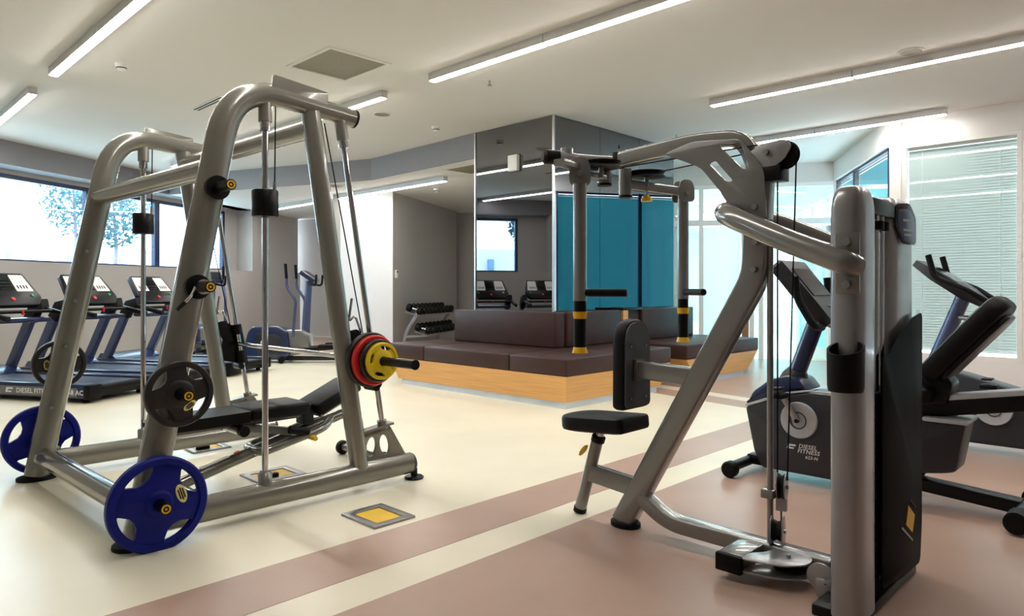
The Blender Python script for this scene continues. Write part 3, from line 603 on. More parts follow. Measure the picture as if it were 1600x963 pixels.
# top arm and gusset
put(MB().tube(fillet([(XL, 1.245, 1.60), (XL, 1.30, 1.745), (XL, 1.52, 1.765), (XL, 1.93, 1.735)], [.13, .1], 8), .034, .03, NX, sq=.012), 'top_arm', 'frame2', LM)
put(MB().box((XL, 1.935, 1.735), (.064, .03, .075), 0, .005), 'arm_cap', 'black', LM)
put(MB().plate([rpoly([(1.19, 1.39), (1.29, 1.40), (1.33, 1.43), (1.39, 1.53), (1.48, 1.64), (1.66, 1.72), (1.52, 1.755), (1.3, 1.735), (1.2, 1.6)], .03), rpoly([(1.26, 1.61), (1.29, 1.61), (1.40, 1.725), (1.30, 1.72)], .015), rpoly([(1.33, 1.565), (1.36, 1.565), (1.44, 1.65), (1.41, 1.66)], .012)], .012, PX(XL-.042), .002), 'gusset', 'frame2', LM)
for y, z in ((1.235, 1.45), (1.235, 1.31), (1.24, 1.2)): put(MB().cyl((XL-.06, y, z), (XL-.03, y, z), .013, 6), 'gusset_bolt', 'steel', LM)
put(MB().plate([rpoly([(1.28, 1.62), (1.27, 1.67), (1.22, 1.70), (1.12, 1.71), (1.09, 1.68), (1.12, 1.63), (1.17, 1.60), (1.24, 1.595)], .02)], .006, PX(XL-.038), .001).plate([rpoly([(1.28, 1.62), (1.27, 1.67), (1.22, 1.70), (1.12, 1.71), (1.09, 1.68), (1.12, 1.63), (1.17, 1.60), (1.24, 1.595)], .02)], .006, PX(XL+.03), .001), 'pulley_cheek', 'silver', LM)
put(MB().lathe([(.012, -.014), (.056, -.014), (.046, 0), (.056, .014), (.012, .014), (.012, -.014)], PX(XL-.004) @ Matrix.Translation((1.135, 1.652, 0)), 32), 'top_pulley', 'black', LM)
put(MB().cyl((XL-.055, 1.19, 1.665), (XL+.04, 1.19, 1.665), .011, 8), 'pulley_axle', 'steel', LM)
put(MB().box((XL, 1.2, 1.58), (.085, .13, .06), 0, .004), 'mast_head', 'blackp', LM)
# rods, cables, lower pulley blocks
rd = put(MB().cyl((XL, 1.195, .09), (XL, 1.195, 1.40), .0125, 14), 'guide_rod', 'steel', LM); put(MB().box((XL-.01, 1.195, .30), (.05, .05, .035), 0, .004), 'rod_clamp', 'frame2', rd)
cb = MB()
for a, b in (((XL, 1.165, .36), (XL, 1.165, 1.64)), ((XL+.01, 1.13, .36), (XL, 1.09, 1.64)), ((XL, 1.15, .25), (XL, 1.15, .18)), ((XL-.04, 1.23, 1.70), (XL-.04, 1.9, 1.69)), ((XL+.03, 1.24, 1.69), (XL+.18, 1.88, 1.685)), ((XL-.04, 1.12, .09), (XL-.09, 1.03, .075)), ((XL-.1, 1.03, .075), (XL-.16, .92, .06))): cb.cyl(a, b, .0032, 8)
put(cb, 'cable', 'black', LM)
TPU = Matrix.Translation((XL+.0, 1.148, .335)) @ Matrix.Rotation(R(14), 4, 'Z') @ Matrix.Rotation(R(90), 4, 'X')
put(MB().lathe([(.01, -.011), (.05, -.011), (.042, 0), (.05, .011), (.01, .011), (.01, -.011)], TPU, 28), 'travelling_pulley', 'black', LM)
put(MB().plate([circ(0, 0, .053, 28)], .004, TPU @ Matrix.Translation((0, 0, .016))).plate([circ(0, 0, .03, 20, .053)], .004, TPU @ Matrix.Translation((0, 0, -.016))).box((0, -.07, 0), (.03, .05, .04), T=TPU), 'pulley_yoke', 'silver', LM)
put(MB().cyl(TPU @ Vector((0, 0, -.024)), TPU @ Vector((0, 0, .026)), .009, 8), 'yoke_bolt', 'steel', LM)
TQ = Matrix.Translation((XL, 1.165, .155)) @ Matrix.Rotation(R(14), 4, 'Z') @ Matrix.Rotation(R(90), 4, 'X')
put(MB().plate([rpoly([(-.04, -.06), (.04, -.06), (.045, .02), (.015, .065), (-.035, .05)], .02)], .005, TQ @ Matrix.Translation((0, 0, .022)), .001).plate([rpoly([(-.04, -.06), (.04, -.06), (.045, .02), (.015, .065), (-.035, .05)], .02)], .005, TQ @ Matrix.Translation((0, 0, -.022)), .001), 'base_pulley_bracket', 'silver', LM)
put(MB().lathe([(.008, -.016), (.042, -.016), (.036, 0), (.042, .016), (.008, .016), (.008, -.016)], TQ, 24), 'base_pulley', 'black', LM); put(MB().cyl(TQ @ Vector((0, 0, -.03)), TQ @ Vector((0, 0, .032)), .009, 8), 'base_pulley_bolt', 'steel', LM)
# swing arms and handles
for s in (-1, 1):
    hx, hy = XL+s*.42, 1.835; ux = XL+s*.085; uy = 1.955
    hb = put(MB().cyl((ux, uy, 1.575 if s > 0 else 1.615), (ux, uy, 1.705), .032, 20), 'arm_hub', 'frame2', LM)
    put(MB().cyl((ux, uy, 1.565+(.04 if s < 0 else 0)), (ux, uy, 1.577+(.04 if s < 0 else 0)), .034, 20), 'hub_cap', 'black', hb)
    ar = put(MB().tube(fillet([(ux, uy, 1.63), (ux+s*.18, uy-.05, 1.625), (hx, hy, 1.615)], .08, 5), .03, .022, (0, 0, 1), sq=.008) if s > 0 else MB().tube(fillet([(ux, uy, 1.64), (ux-.2, uy-.01, 1.64), (hx-.02, hy, 1.635), (hx-.16, hy-.02, 1.635)], .1, 5), .026, .014, (0, 0, 1), sq=.006), 'swing_arm', 'frame2', LM)
    pu = Vector((XL+s*.185, 1.90, 1.685))
    put(MB().lathe([(.012, -.012), (.092, -.012), (.08, 0), (.092, .012), (.012, .012), (.012, -.012)], Matrix.Translation(pu), 36), 'arm_pulley', 'black', LM); put(MB().lathe([(.0, .013), (.06, .013), (.062, .016), (0, .018)], Matrix.Translation(pu), 28), 'pulley_face', 'silver', LM); put(MB().cyl(pu-Vector((0, 0, .06)), pu+Vector((0, 0, .02)), .012, 10), 'pulley_shaft', 'steel', LM)
    if s > 0:
        kb = put(MB().cyl(pu-Vector((0, 0, .08)), pu-Vector((0, 0, .115)), .006, 8), 'knob_stem', 'steel', LM); put(MB().cyl(pu-Vector((0, 0, .10)), pu-Vector((0, 0, .118)), .012, 12, .024).cyl(pu-Vector((0, 0, .118)), pu-Vector((0, 0, .132)), .027, 16), 'knob', 'yel', LM)
    hd = put(MB().tube([(hx, hy, 1.60), (hx, hy, 1.07)], .0285, seg=20), 'pull_handle', 'frame2', LM)
    ca_ = math.atan2(-.85, -s*.5) if s > 0 else math.atan2(-.6, -.8)
    for q in (-1, 1):
        TK = Matrix.Translation((hx, hy, 1.625)) @ Matrix.Rotation(ca_+R(90), 4, 'Z') @ Matrix.Rotation(R(90), 4, 'X') @ Matrix.Translation((0, 0, q*.034))
        put(MB().plate([rpoly([(-.045, -.062), (.045, -.062), (.045, .01), (.028, .05), (-.028, .05), (-.045, .01)], .025, 6)], .006, TK, .001), 'clevis_plate', 'frame2', hd)
    put(MB().cyl(TK @ Vector((0, -.02, -.085)), TK @ Vector((0, -.02, .015)), .012, 8), 'clevis_bolt', 'steel', hd)
    put(MB().cyl((hx, hy, 1.10), (hx, hy, .865), .0265, 20), 'grip', 'black', hd)
    put(MB().cyl((hx, hy, 1.025), (hx, hy, .995), .031, 20, .027), 'grip_ring', 'yel', hd); put(MB().cyl((hx, hy, .875), (hx, hy, .85), .027, 20, .034), 'grip_end', 'yel', hd)
    e = Vector((hx-s*.10, hy-.17, 1.105))
    put(MB().cyl((hx, hy, 1.105), e, .0165, 16), 'side_handle', 'black', hd)
lv = put(MB().tube([(XL, 1.95, 1.735), (XL-.09, 2.0, 1.735), (XL-.16, 2.06, 1.735), (XL-.24, 2.105, 1.738)], .03, seg=16, taper=[.7, .62, .85, 1.1]), 'balance_lever', 'silver', LM)
put(MB().tube([(XL-.22, 2.095, 1.738), (XL-.25, 2.115, 1.738), (XL-.30, 2.14, 1.738), (XL-.31, 2.145, 1.738)], .034, seg=16, taper=[.8, 1, 1, .6]), 'lever_grip', 'black', lv); put(MB().cyl((XL-.2, 2.09, 1.74), (XL-.2, 2.09, 1.785), .03, 20), 'lever_hub', 'silver', lv)
# U-shaped rail round the mast
put(MB().tube(fillet([(2.40, .775, 1.195), (2.362, .785, 1.205), (2.40, 1.0, 1.29), (2.47, 1.29, 1.42), (XL, 1.335, 1.435), (2.96, 1.29, 1.42), (2.96, .9, 1.24)], [.02, .1, .12, .14, .12], 7), .041, seg=20), 'u_rail', 'frame2', LM)
# weight tower
def shell(x0, x1, y0, y1, z1, n=26):
    rings = []; cx, cy = (x0+x1)/2, (y0+y1)/2
    for z, k in [(.03, 1), (z1-.10, 1)]+[(z1-.10+.10*math.sin(R(a)), math.cos(R(a))**.7) for a in (18, 36, 52, 66, 78, 87)]:
        kk = .42+.58*k if k < 1 else 1; ring = []
        for j in range(n):
            a = 2*math.pi*j/n; c, s_ = math.cos(a), math.sin(a); e = .55
            ring.append((cx+(x1-x0)/2*kk*math.copysign(abs(c)**e, c), cy+(y1-y0)/2*kk*math.copysign(abs(s_)**e, s_), z))
        rings.append(ring)
    return MB().loft(rings)
s1 = put(shell(2.39, 2.575, .75, .858, 1.465), 'tower_shroud', 'silver', LM)
s2 = put(shell(2.80, 3.10, .765, .90, 1.47), 'tower_shroud', 'silver', LM)
put(MB().box((2.69, .81, 1.41), (.26, .09, .06), 0, .01), 'tower_bridge', 'blackp', LM)
for x in (2.655, 2.715): put(MB().cyl((x, .785, .1), (x, .785, 1.40), .012, 14), 'stack_rod', 'chrome', LM); put(MB().cyl((x, .785, 1.33), (x, .785, 1.36), .028, 14), 'rod_stop', 'black', LM)
put(MB().lathe([(.01, -.012), (.05, -.012), (.042, 0), (.05, .012), (.01, .012), (.01, -.012)], PY(.79) @ Matrix.Translation((2.685, 1.39, 0)), 24), 'tower_pulley', 'black', LM)
for k in range(14): put(MB().box((2.685, .815, .14+k*.046), (.20, .11, .042), 0, .003, 1), 'weight_slab', 'black', LM)
so = rpoly([(2.585, .09), (2.8, .06), (3.06, .05), (3.085, .2), (3.09, 1.03), (2.95, 1.01), (2.8, .96), (2.66, .89), (2.585, .88)], .03)
put(MB().plate([so], .006, PY(.745), .001), 'stack_shield', 'gloss', LM)
put(MB().box((3.094, .757, .55), (.008, .012, .98)), 'shield_edge', 'glass', LM, False)
st = put(MB().plate([[(2.86, .245), (2.945, .195), (2.975, .255), (2.89, .31)]], .002, PY(.7405)), 'warning_sticker', 'yel', LM, False)
put(MB().plate([[(2.80, .245), (2.81, .25), (2.955, .165), (2.945, .16)]], .002, PY(.7405)).plate([[(2.905, .325), (2.915, .33), (2.99, .285), (2.98, .28)]], .002, PY(.7405)), 'sticker_line', 'dark', st, False)
TL_ = Matrix.Translation((2.90, .755, 1.35)) @ Matrix.Rotation(R(-9), 4, 'Z') @ Matrix.Rotation(R(90), 4, 'X') @ Matrix.Scale(.72, 4)
pl = put(MB().plate([rpoly([(-.11, .12), (.05, .135), (.125, .06), (.125, -.085), (-.03, -.085), (-.1, .0)], .03)], .006, TL_, .001), 'name_plaque', 'dark', LM)
put(MB().plate([rpoly([(-.085, .09), (.045, .105), (.105, .045), (.105, -.07), (-.02, -.07), (-.08, .0)], .025)], .006, TL_ @ Matrix.Translation((0, 0, .002)), .001), 'plaque_face', 'slate', pl)
b = MB()
for z, w0 in ((.04, .1), (-.01, .1), (-.035, .08)): b.box((.02, z, .006), (w0, .012, .002), T=TL_)
put(b, 'plaque_print', 'lgrey', pl, False)
# tower fittings
put(MB().box((2.388, .79, 1.205), (.012, .075, .2), 0, .004), 'bracket_plate', 'frame2', LM)
for z in (1.275, 1.135): put(MB().cyl((2.388, .79, z), (2.368, .79, z), .015, 6), 'bracket_bolt', 'steel', LM)
cu = MB(); TCu = Matrix.Translation((2.365, .785, .005))
for q in (0,):
    ring = lambda k, z: [(k*.058*math.cos(2*math.pi*j/24)-.01, k*.055*math.sin(2*math.pi*j/24), z+(.04*(math.cos(2*math.pi*j/24)+1)/2 if z > .9 else 0)) for j in range(24)]
    cu.loft([ring(.95, .785), ring(1, .80), ring(1.02, .905), ring(.9, .905), ring(.85, .80)], TCu)
ch = put(cu, 'cup_holder', 'black', LM)
put(MB().plate([circ(0, 0, .05, 28)], .008, PX(2.58) @ Matrix.Translation((.945, .075, 0)), .001).box((2.6, .93, .04), (.08, .06, .07), 0, .01), 'pivot_plate', 'silver', LM); put(MB().cyl((2.565, .93, .06), (2.6, .93, .06), .018, 14), 'pivot_bolt', 'chrome', LM)
put(MB().box((2.75, .84, .02), (.66, .16, .04), 0, .008), 'tower_base', 'blackp', LM)

# ================================================================== LOUNGE BENCHES
def lounge(name, label, loc, top, bot, zb=.065, zt=.30):
    t = thing(name, label, 'bench', loc); n = len(top)
    b = MB().add([(x, y, zb) for x, y in bot]+[(x, y, zt) for x, y in top], [tuple(range(n-1, -1, -1)), tuple(range(n, 2*n))]+[(i, (i+1) % n, n+(i+1) % n, n+i) for i in range(n)])
    put(b, 'wooden_base', 'wood', t, False); return t
def cushion(t, name, x0, x1, y0, y1, z0, z1): 
    put(MB().box(((x0+x1)/2, (y0+y1)/2, (z0+z1)/2), (x1-x0-.006, y1-y0-.006, z1-z0), 0, .018, 3), name, 'cush', t)
L1 = lounge('lounge_bench', 'L-shaped brown leather lounge bench wrapped round the mirrored column corner', (5.4, 4.6, 0),
    [(4.96, 4.12), (6.78, 4.12), (6.78, 5.09), (5.92, 5.09), (5.92, 6.90), (4.96, 6.90)], [(4.94, 4.11), (6.55, 4.11), (6.55, 5.09), (5.92, 5.09), (5.92, 6.68), (4.94, 6.68)])
put(slab([(4.955, 4.125), (6.50, 4.125), (6.50, 5.08), (5.91, 5.08), (5.91, 6.63), (4.955, 6.63)], 0, .064), 'plinth', 'plinth', L1, False)
cushion(L1, 'seat_cushion', 4.95, 5.93, 6.23, 6.93, .301, .47); cushion(L1, 'seat_cushion', 4.95, 5.93, 4.86, 6.23, .301, .47); cushion(L1, 'seat_cushion', 4.95, 5.93, 4.11, 4.86, .301, .47); cushion(L1, 'seat_cushion', 5.93, 6.79, 4.11, 5.08, .301, .47)
cushion(L1, 'back_cushion', 5.75, 5.925, 4.93, 6.62, .471, .865); cushion(L1, 'back_cushion', 5.935, 6.98, 4.915, 5.09, .471, .865)
L2 = lounge('lounge_bench', 'straight brown leather lounge bench near the frosted glass door', (8.0, 4.6, 0),
    [(7.13, 4.12), (8.99, 4.12), (8.99, 5.09), (7.13, 5.09)], [(7.3, 4.11), (8.66, 4.11), (8.66, 5.09), (7.3, 5.09)])
put(slab([(7.34, 4.13), (8.60, 4.13), (8.60, 5.08), (7.34, 5.08)], 0, .064), 'plinth', 'plinth', L2, False)
cushion(L2, 'seat_cushion', 7.12, 9.0, 4.11, 5.09, .301, .47); cushion(L2, 'back_cushion', 7.42, 8.70, 4.915, 5.09, .471, .875)
t = thing('side_cabinet', 'narrow wooden cabinet with dark top between the two lounge benches', 'cabinet', (7.05, 5.0, 0))
put(MB().box((7.05, 5.0, .43), (.10, .18, .858)), 'carcass', 'wood', t, False); put(MB().box((7.2, 5.0, .875), (.42, .19, .03), 0, .004), 'top_board', 'blackp', t)
put(MB().box((7.26, 5.02, .668), (.28, .12, .38)), 'inner_panel', 'cush', t, False)

# ================================================================== RECUMBENT AND UPRIGHT BIKES (local x runs backwards along the bike, y<0 faces the room)
def logo(mb, x, z, h, T):
    mb.plate([[(x, z), (x+h*1.5, z), (x+h*1.62, z+h*.3), (x+h*.62, z+h*.3), (x+h*.72, z+h*.62), (x+h*1.9, z+h*.62), (x+h*2.02, z+h), (x+h*.3, z+h), (x+h*.12, z+h*.55)]], .002, T)
def screws(o): pass
RB = thing('recumbent_bike', 'anthracite recumbent exercise bike with padded seat, behind the weight tower', 'exercise bike', (4.13, 1.965, 0), R(-90), 'exercise bikes', True)
low = rpoly([(.045, .405), (.28, .50), (.42, .53), (.64, .53), (.64, .05), (.15, .05), (.10, .14)], .02)
bd = put(MB().plate([low], .25, PY(0), .022), 'body_shroud', 'body', RB)
put(MB().plate([rpoly([(.045, .412), (.09, .50), (.19, .58), (.30, .615), (.37, .60), (.42, .537), (.28, .507)], .02)], .235, PY(0), .02), 'nose_cover', 'dnavy', RB)
put(MB().tube([(.05, -.119, .415), (.28, -.119, .508), (.42, -.119, .537), (.62, -.119, .537)], .006, seg=6), 'seam_trim', 'lgrey', RB)
for s in (-1, 1):
    dc = put(MB().lathe([(0, .0), (.045, 0), (.047, .004), (.1, .004), (.105, -.004), (.105, -.02), (0, -.02)], PY(s*.135) @ Matrix.Translation((.375, .365, 0)) @ (Matrix.Rotation(R(180), 4, 'X') if s > 0 else Matrix()), 40), 'crank_disc', 'lgrey', RB)
    put(MB().lathe([(.043, .0), (.049, .0), (.049, .007), (.043, .007), (.043, 0)], PY(s*.136) @ Matrix.Translation((.375, .365, 0)) @ (Matrix.Rotation(R(180), 4, 'X') if s > 0 else Matrix()), 32), 'disc_ring', 'charcoal', dc)
    dx, dz = (-.085, .145) if s < 0 else (.085, -.145)
    ck = put(MB().tube([(.375, s*.155, .365), (.375+dx, s*.165, .365+dz)], .016, .008, (0, 1, 0), sq=.004), 'crank_arm', 'silver', RB)
    put(MB().box((.375+dx, s*.225, .365+dz), (.10, .1, .03), 0, .008).box((.375+dx, s*.225, .365+dz+.04), (.05, .08, .012), 0, .004), 'pedal', 'black', RB)
    put(MB().cyl((.375, s*.15, .365), (.375, s*.168, .365), .012, 12), 'crank_bolt', 'black', ck)
pr = MB(); TT = PY(-.1265); logo(pr, .305, .195, .026, TT); put(pr, 'emblem', 'print', RB, False); pr = MB()
put(MB().text('DIESEL', .034, TT @ Matrix.Translation((.372, .206, 0)), shear=.2), 'lettering', 'print', RB, False); pr.text('FITNESS', .034, TT @ Matrix.Translation((.366, .178, 0)), shear=.2)
put(MB().text('623-N', .026, TT @ Matrix.Translation((.41, .15, 0)), shear=.2), 'model_lettering', 'print', RB, False)
put(pr, 'lettering', 'print', RB, False)
put(MB().tube([(.285, 0, .54), (.465, 0, 1.04)], .048, .05, NY, 20), 'console_post', 'dnavy', RB)
put(MB().lathe([(0, 0), (.085, 0), (.075, .05), (.055, .09), (0, .09)], Matrix.Translation((.29, 0, .555)) @ Matrix.Rotation(R(20), 4, 'Y'), 24), 'post_collar', 'body', RB)
T = Matrix.Translation((.375, 0, 1.105)) @ Matrix.Rotation(R(51), 4, 'Y')
put(MB().loft([[(-.21, -.15, -.02), (-.21, .15, -.02), (-.21, .15, .035), (-.21, -.15, .035)], [(-.19, -.17, -.035), (-.19, .17, -.035), (-.19, .17, .05), (-.19, -.17, .05)], [(.12, -.15, -.04), (.12, .15, -.04), (.12, .15, .05), (.12, -.15, .05)], [(.24, -.09, -.02), (.24, .09, -.02), (.24, .09, .03), (.24, -.09, .03)]], T), 'console', 'body', RB)
put(MB().box((-.03, 0, .052), (.2, .25, .006), T=T), 'console_screen', 'dark', RB, False)
for s in (-1, 1):
    put(MB().tube(fillet([(.40, s*.24, 1.19), (.41, s*.24, 1.07), (.50, s*.24, .915), (.50, s*.1, .90), (.44, 0, .95)], .04, 5), .021, seg=12), 'handlebar', 'black', RB)
fs = put(MB().cyl((.03, -.27, .06), (.03, .27, .06), .03, 16), 'front_stabiliser', 'blackp', RB); put(MB().box((.12, 0, .07), (.2, .09, .06), 0, .01), 'stabiliser_arm', 'blackp', RB)
for s in (-1, 1): put(MB().lathe([(0, -.03), (.04, -.03), (.048, -.02), (.048, .02), (.04, .03), (0, .03)], Matrix.Translation((.03, s*.28, .05)) @ Matrix.Rotation(R(90), 4, 'X'), 20), 'transport_wheel', 'black', RB)
put(MB().tube([(.60, 0, .43), (1.75, 0, .645)], .05, .06, NY, sq=.012), 'seat_rail', 'blackp', RB); put(MB().tube([(.60, 0, .472), (1.75, 0, .687)], .014, .064, NY, sq=.006), 'rail_cover', 'lgrey', RB)
put(MB().plate([rpoly([(.62, .5), (.95, .47), (1.175, .46), (1.19, .44), (1.145, .2), (1.10, .185), (.62, .1)], .02)], .2, PY(0), .02), 'rear_shroud', 'body', RB)
put(MB().box((1.1, 0, .455), (.2, .25, .022), R(0), .008), 'shroud_lip', 'lgrey', RB)
put(MB().tube([(.62, 0, .12), (1.40, 0, .065)], .032, .05, NY, sq=.008), 'floor_beam', 'blackp', RB); put(MB().tube([(.92, 0, .12), (1.0, 0, .24)], .04, .05, NY, sq=.008), 'beam_riser', 'blackp', RB)
fs = put(MB().cyl((1.42, -.28, .065), (1.42, .28, .065), .032, 16), 'rear_stabiliser', 'blackp', RB)
for s in (-1, 1): put(MB().cyl((1.42, s*.2, .06), (1.42, s*.31, .06), .05, 20), 'rubber_end', 'black', RB)
put(MB().box((.86, 0, .60), (.38, .40, .09), T=Matrix.Translation((.86, 0, .60)) @ Matrix.Rotation(R(8), 4, 'Y') @ Matrix.Translation((-.86, 0, -.60)), bev=.03, seg=3), 'seat_pad', 'leather', RB)
T = Matrix.Translation((1.17, 0, .86)) @ Matrix.Rotation(R(40), 4, 'Y')
put(MB().plate([rpoly([(-.17, -.26), (.17, -.26), (.19, .1), (.15, .27), (-.15, .27), (-.19, .1)], .09, 5)], .10, T @ Matrix.Rotation(R(90), 4, 'Z') @ Matrix.Rotation(R(90), 4, 'X') , .03), 'backrest', 'leather', RB)
put(MB().plate([rpoly([(-.14, -.22), (.14, -.22), (.15, .1), (.12, .22), (-.12, .22), (-.15, .1)], .07, 5)], .03, T @ Matrix.Translation((.06, 0, 0)) @ Matrix.Rotation(R(90), 4, 'Z') @ Matrix.Rotation(R(90), 4, 'X'), .006), 'backrest_shell', 'blackp', RB)
put(MB().plate([rpoly([(.98, .52), (1.10, .53), (1.13, .64), (1.06, .73), (.98, .66)], .02)], .16, PY(0), .01), 'seat_bracket', 'blackp', RB)
for s in (-1, 1): put(MB().tube(fillet([(1.0, s*.22, .64), (.9, s*.25, .70), (.78, s*.25, .735), (.70, s*.25, .70)], .05, 4), .016, seg=10), 'seat_handle', 'black', RB)

UB = thing('upright_bike', 'upright exercise bike in front of the pale blinds at the right edge', 'exercise bike', (5.72, 1.55, 0), R(-90), 'exercise bikes', True)
put(MB().plate([rpoly([(.10, .06), (.14, .45), (.28, .56), (.45, .53), (.78, .44), (1.0, .40), (1.12, .30), (1.1, .06)], .05)], .22, PY(0), .022), 'body_shroud', 'body', UB)
put(MB().tube([(.22, 0, .5), (.43, 0, 1.06)], .05, .052, NY, 20), 'console_post', 'slate', UB)
T = Matrix.Translation((.36, 0, 1.155)) @ Matrix.Rotation(R(35), 4, 'Y')
put(MB().loft([[(-.26, -.11, -.015), (-.26, .11, -.015), (-.26, .11, .03), (-.26, -.11, .03)], [(-.1, -.16, -.03), (-.1, .16, -.03), (-.1, .16, .045), (-.1, -.16, .045)], [(.12, -.15, -.035), (.12, .15, -.035), (.12, .15, .045), (.12, -.15, .045)], [(.25, -.09, -.02), (.25, .09, -.02), (.25, .09, .03), (.25, -.09, .03)]], T), 'console', 'body', UB)
put(MB().box((-.06, 0, .044), (.2, .23, .006), T=T), 'console_screen', 'dark', UB, False)
for s in (-1, 1):
    put(MB().tube(fillet([(.26, s*.2, 1.36), (.30, s*.2, 1.2), (.48, s*.2, 1.12), (.62, s*.16, 1.02)], .04, 5), .02, seg=12), 'handlebar', 'black', UB)
    put(MB().tube(fillet([(.42, s*.05, .92), (.54, s*.15, .91), (.62, s*.16, 1.0)], .06, 5), .014, seg=10), 'handlebar_stay', 'steel', UB)
    dc = put(MB().lathe([(0, .0), (.045, 0), (.047, .004), (.105, .004), (.11, -.004), (.11, -.02), (0, -.02)], PY(s*.12) @ Matrix.Translation((.63, .31, 0)) @ (Matrix.Rotation(R(180), 4, 'X') if s > 0 else Matrix()), 40), 'crank_disc', 'lgrey', UB)
    put(MB().lathe([(.043, .0), (.049, .0), (.049, .007), (.043, .007), (.043, 0)], PY(s*.121) @ Matrix.Translation((.63, .31, 0)) @ (Matrix.Rotation(R(180), 4, 'X') if s > 0 else Matrix()), 32), 'disc_ring', 'charcoal', dc)
    put(MB().tube([(.63, s*.135, .31), (.62, s*.145, .31-s*.15)], .016, .008, (0, 1, 0), sq=.004), 'crank_arm', 'silver', UB)
    put(MB().box((.62, s*.2, .31-s*.16), (.10, .1, .03), 0, .008).box((.61, s*.2, .36-s*.16), (.06, .09, .012), R(0), .004), 'pedal', 'black', UB)
put(MB().tube([(.95, 0, .38), (1.06, 0, .86)], .034, .034, NY, 16), 'seat_post', 'chrome', UB)
put(MB().plate([rpoly([(-.06, -.15), (.06, -.15), (.13, .1), (.08, .14), (-.08, .14), (-.13, .1)], .05)], .07, Matrix.Translation((1.06, 0, .89)) @ Matrix.Rotation(R(-90), 4, 'Z'), .02), 'saddle', 'leather', UB)
for x in (.12, 1.12): put(MB().cyl((x, -.27, .045), (x, .27, .045), .045, 16), 'stabiliser', 'blackp', UB)

# ================================================================== TREADMILLS (local y runs forward, x<0 is the side seen from the room)
TM = thing('treadmill', 'nearest treadmill at the left edge, model lettering on its side', 'treadmill', (0, 0, 0), 0, 'treadmills along the windows', True)
put(MB().box((0, 1.05, .10), (.60, 2.04, .10)), 'deck', 'blackp', TM, False); put(MB().box((0, .95, .158), (.52, 1.88, .014), 0, .005), 'running_belt', 'belt', TM)
for s in (-1, 1):
    rl = put(MB().box((s*.36, 1.08, .115), (.15, 2.10, .14), 0, .012), 'side_rail', 'dnavy', TM)
    put(MB().box((s*.437, 1.12, .105), (.006, 1.98, .085)), 'side_strip', 'strip', rl, False)
    put(MB().box((s*.36, .02, .11), (.155, .09, .15), 0, .02), 'end_cap', 'black', rl)
    for y in (.12, 1.95): put(MB().cyl((s*.34, y, 0), (s*.34, y, .05), .03, 12), 'foot', 'black', TM)
    put(MB().tube([(s*.375, 1.98, .15), (s*.375, 1.60, .88)], .055, .035, (1, 0, 0), sq=.014), 'upright', 'slate', TM)
    put(MB().tube([(s*.375, 1.655, .77), (s*.375, 1.57, .91), (s*.375, 1.44, .94)], .07, .045, (1, 0, 0), sq=.014), 'upright_cap', 'blackp', TM)
    put(MB().tube(fillet([(s*.385, 1.48, .90), (s*.385, 1.20, .84), (s*.385, 1.05, .81)], .05, 4), .028, .024, (1, 0, 0), sq=.012), 'handrail', 'blackp', TM)
    put(MB().tube([(s*.36, 1.49, .94), (s*.29, 1.60, 1.12)], .018, seg=10), 'console_stay', 'lgrey', TM)
put(MB().cyl((-.3, .02, .13), (.3, .02, .13), .04, 18), 'rear_roller', 'black', TM)
put(MB().loft([[(-.40, 1.76, .16), (.40, 1.76, .16), (.40, 1.76, .17), (-.40, 1.76, .17)], [(-.41, 1.88, .12), (.41, 1.88, .12), (.38, 1.88, .235), (-.38, 1.88, .235)], [(-.41, 2.08, .10), (.41, 2.08, .10), (.36, 2.08, .25), (-.36, 2.08, .25)], [(-.36, 2.18, .10), (.36, 2.18, .10), (.32, 2.18, .17), (-.32, 2.18, .17)]]), 'motor_cover', 'dnavy', TM)
put(MB().box((0, 1.44, .78), (.74, .2, .055), 0, .022), 'cup_tray', 'dnavy', TM); put(MB().cyl((-.36, 1.34, .875), (.36, 1.34, .875), .02, 14), 'front_bar', 'blackp', TM)
put(MB().box((0, 1.32, .865), (.02, .02, .05), 0, .004), 'safety_key', 'redb', TM)
T = Matrix.Translation((0, 1.56, 1.10)) @ Matrix.Rotation(R(52), 4, 'X')
cn = put(MB().plate([rpoly([(-.36, -.11), (-.28, -.22), (.28, -.22), (.36, -.11), (.29, .23), (-.29, .23)], .03)], .06, T, .012), 'console', 'blackp', TM)
for s in (-1, 1):
    put(MB().plate([rpoly([(s*.10, -.03), (s*.30, -.03), (s*.265, .20), (s*.10, .20)], .01)], .004, T @ Matrix.Translation((0, 0, .031))), 'button_panel', 'print', cn, False)
    b = MB()
    for q in range(4): b.box((s*(.135+.035*q), .03, .035), (.012, .045, .003), T=T)
    put(b, 'button_print', 'dark', cn, False)
    put(MB().cyl(T @ Vector((s*.25, -.085, .03)), T @ Vector((s*.25, -.085, .038)), .018, 12), 'start_button', 'green' if s > 0 else 'lgrey', cn)
b = MB()
for q in range(4): b.box((0, .0+.045*q, .033), (.15, .03, .004), T=T)
put(b, 'display', 'dark', cn, False); put(MB().cyl(T @ Vector((0, -.135, .03)), T @ Vector((0, -.135, .04)), .022, 14), 'stop_button', 'redb', cn)
pr = MB(); TS = Matrix(((0, 0, -1, -.4405), (-1, 0, 0, 0), (0, 1, 0, 0), (0, 0, 0, 1)))
logo(pr, -1.02, .082, .05, TS); put(pr, 'emblem', 'print', TM, False); pr = MB(); pr.text('DIESEL', .068, TS @ Matrix.Translation((-.88, .083, 0))); put(MB().text('FITNESS', .068, TS @ Matrix.Translation((-.655, .083, 0))), 'lettering', 'print', TM, False); put(MB().text('S 3000-8 AC', .068, TS @ Matrix.Translation((-.42, .083, 0))), 'model_lettering', 'print', TM, False)
put(pr, 'lettering', 'print', TM, False)
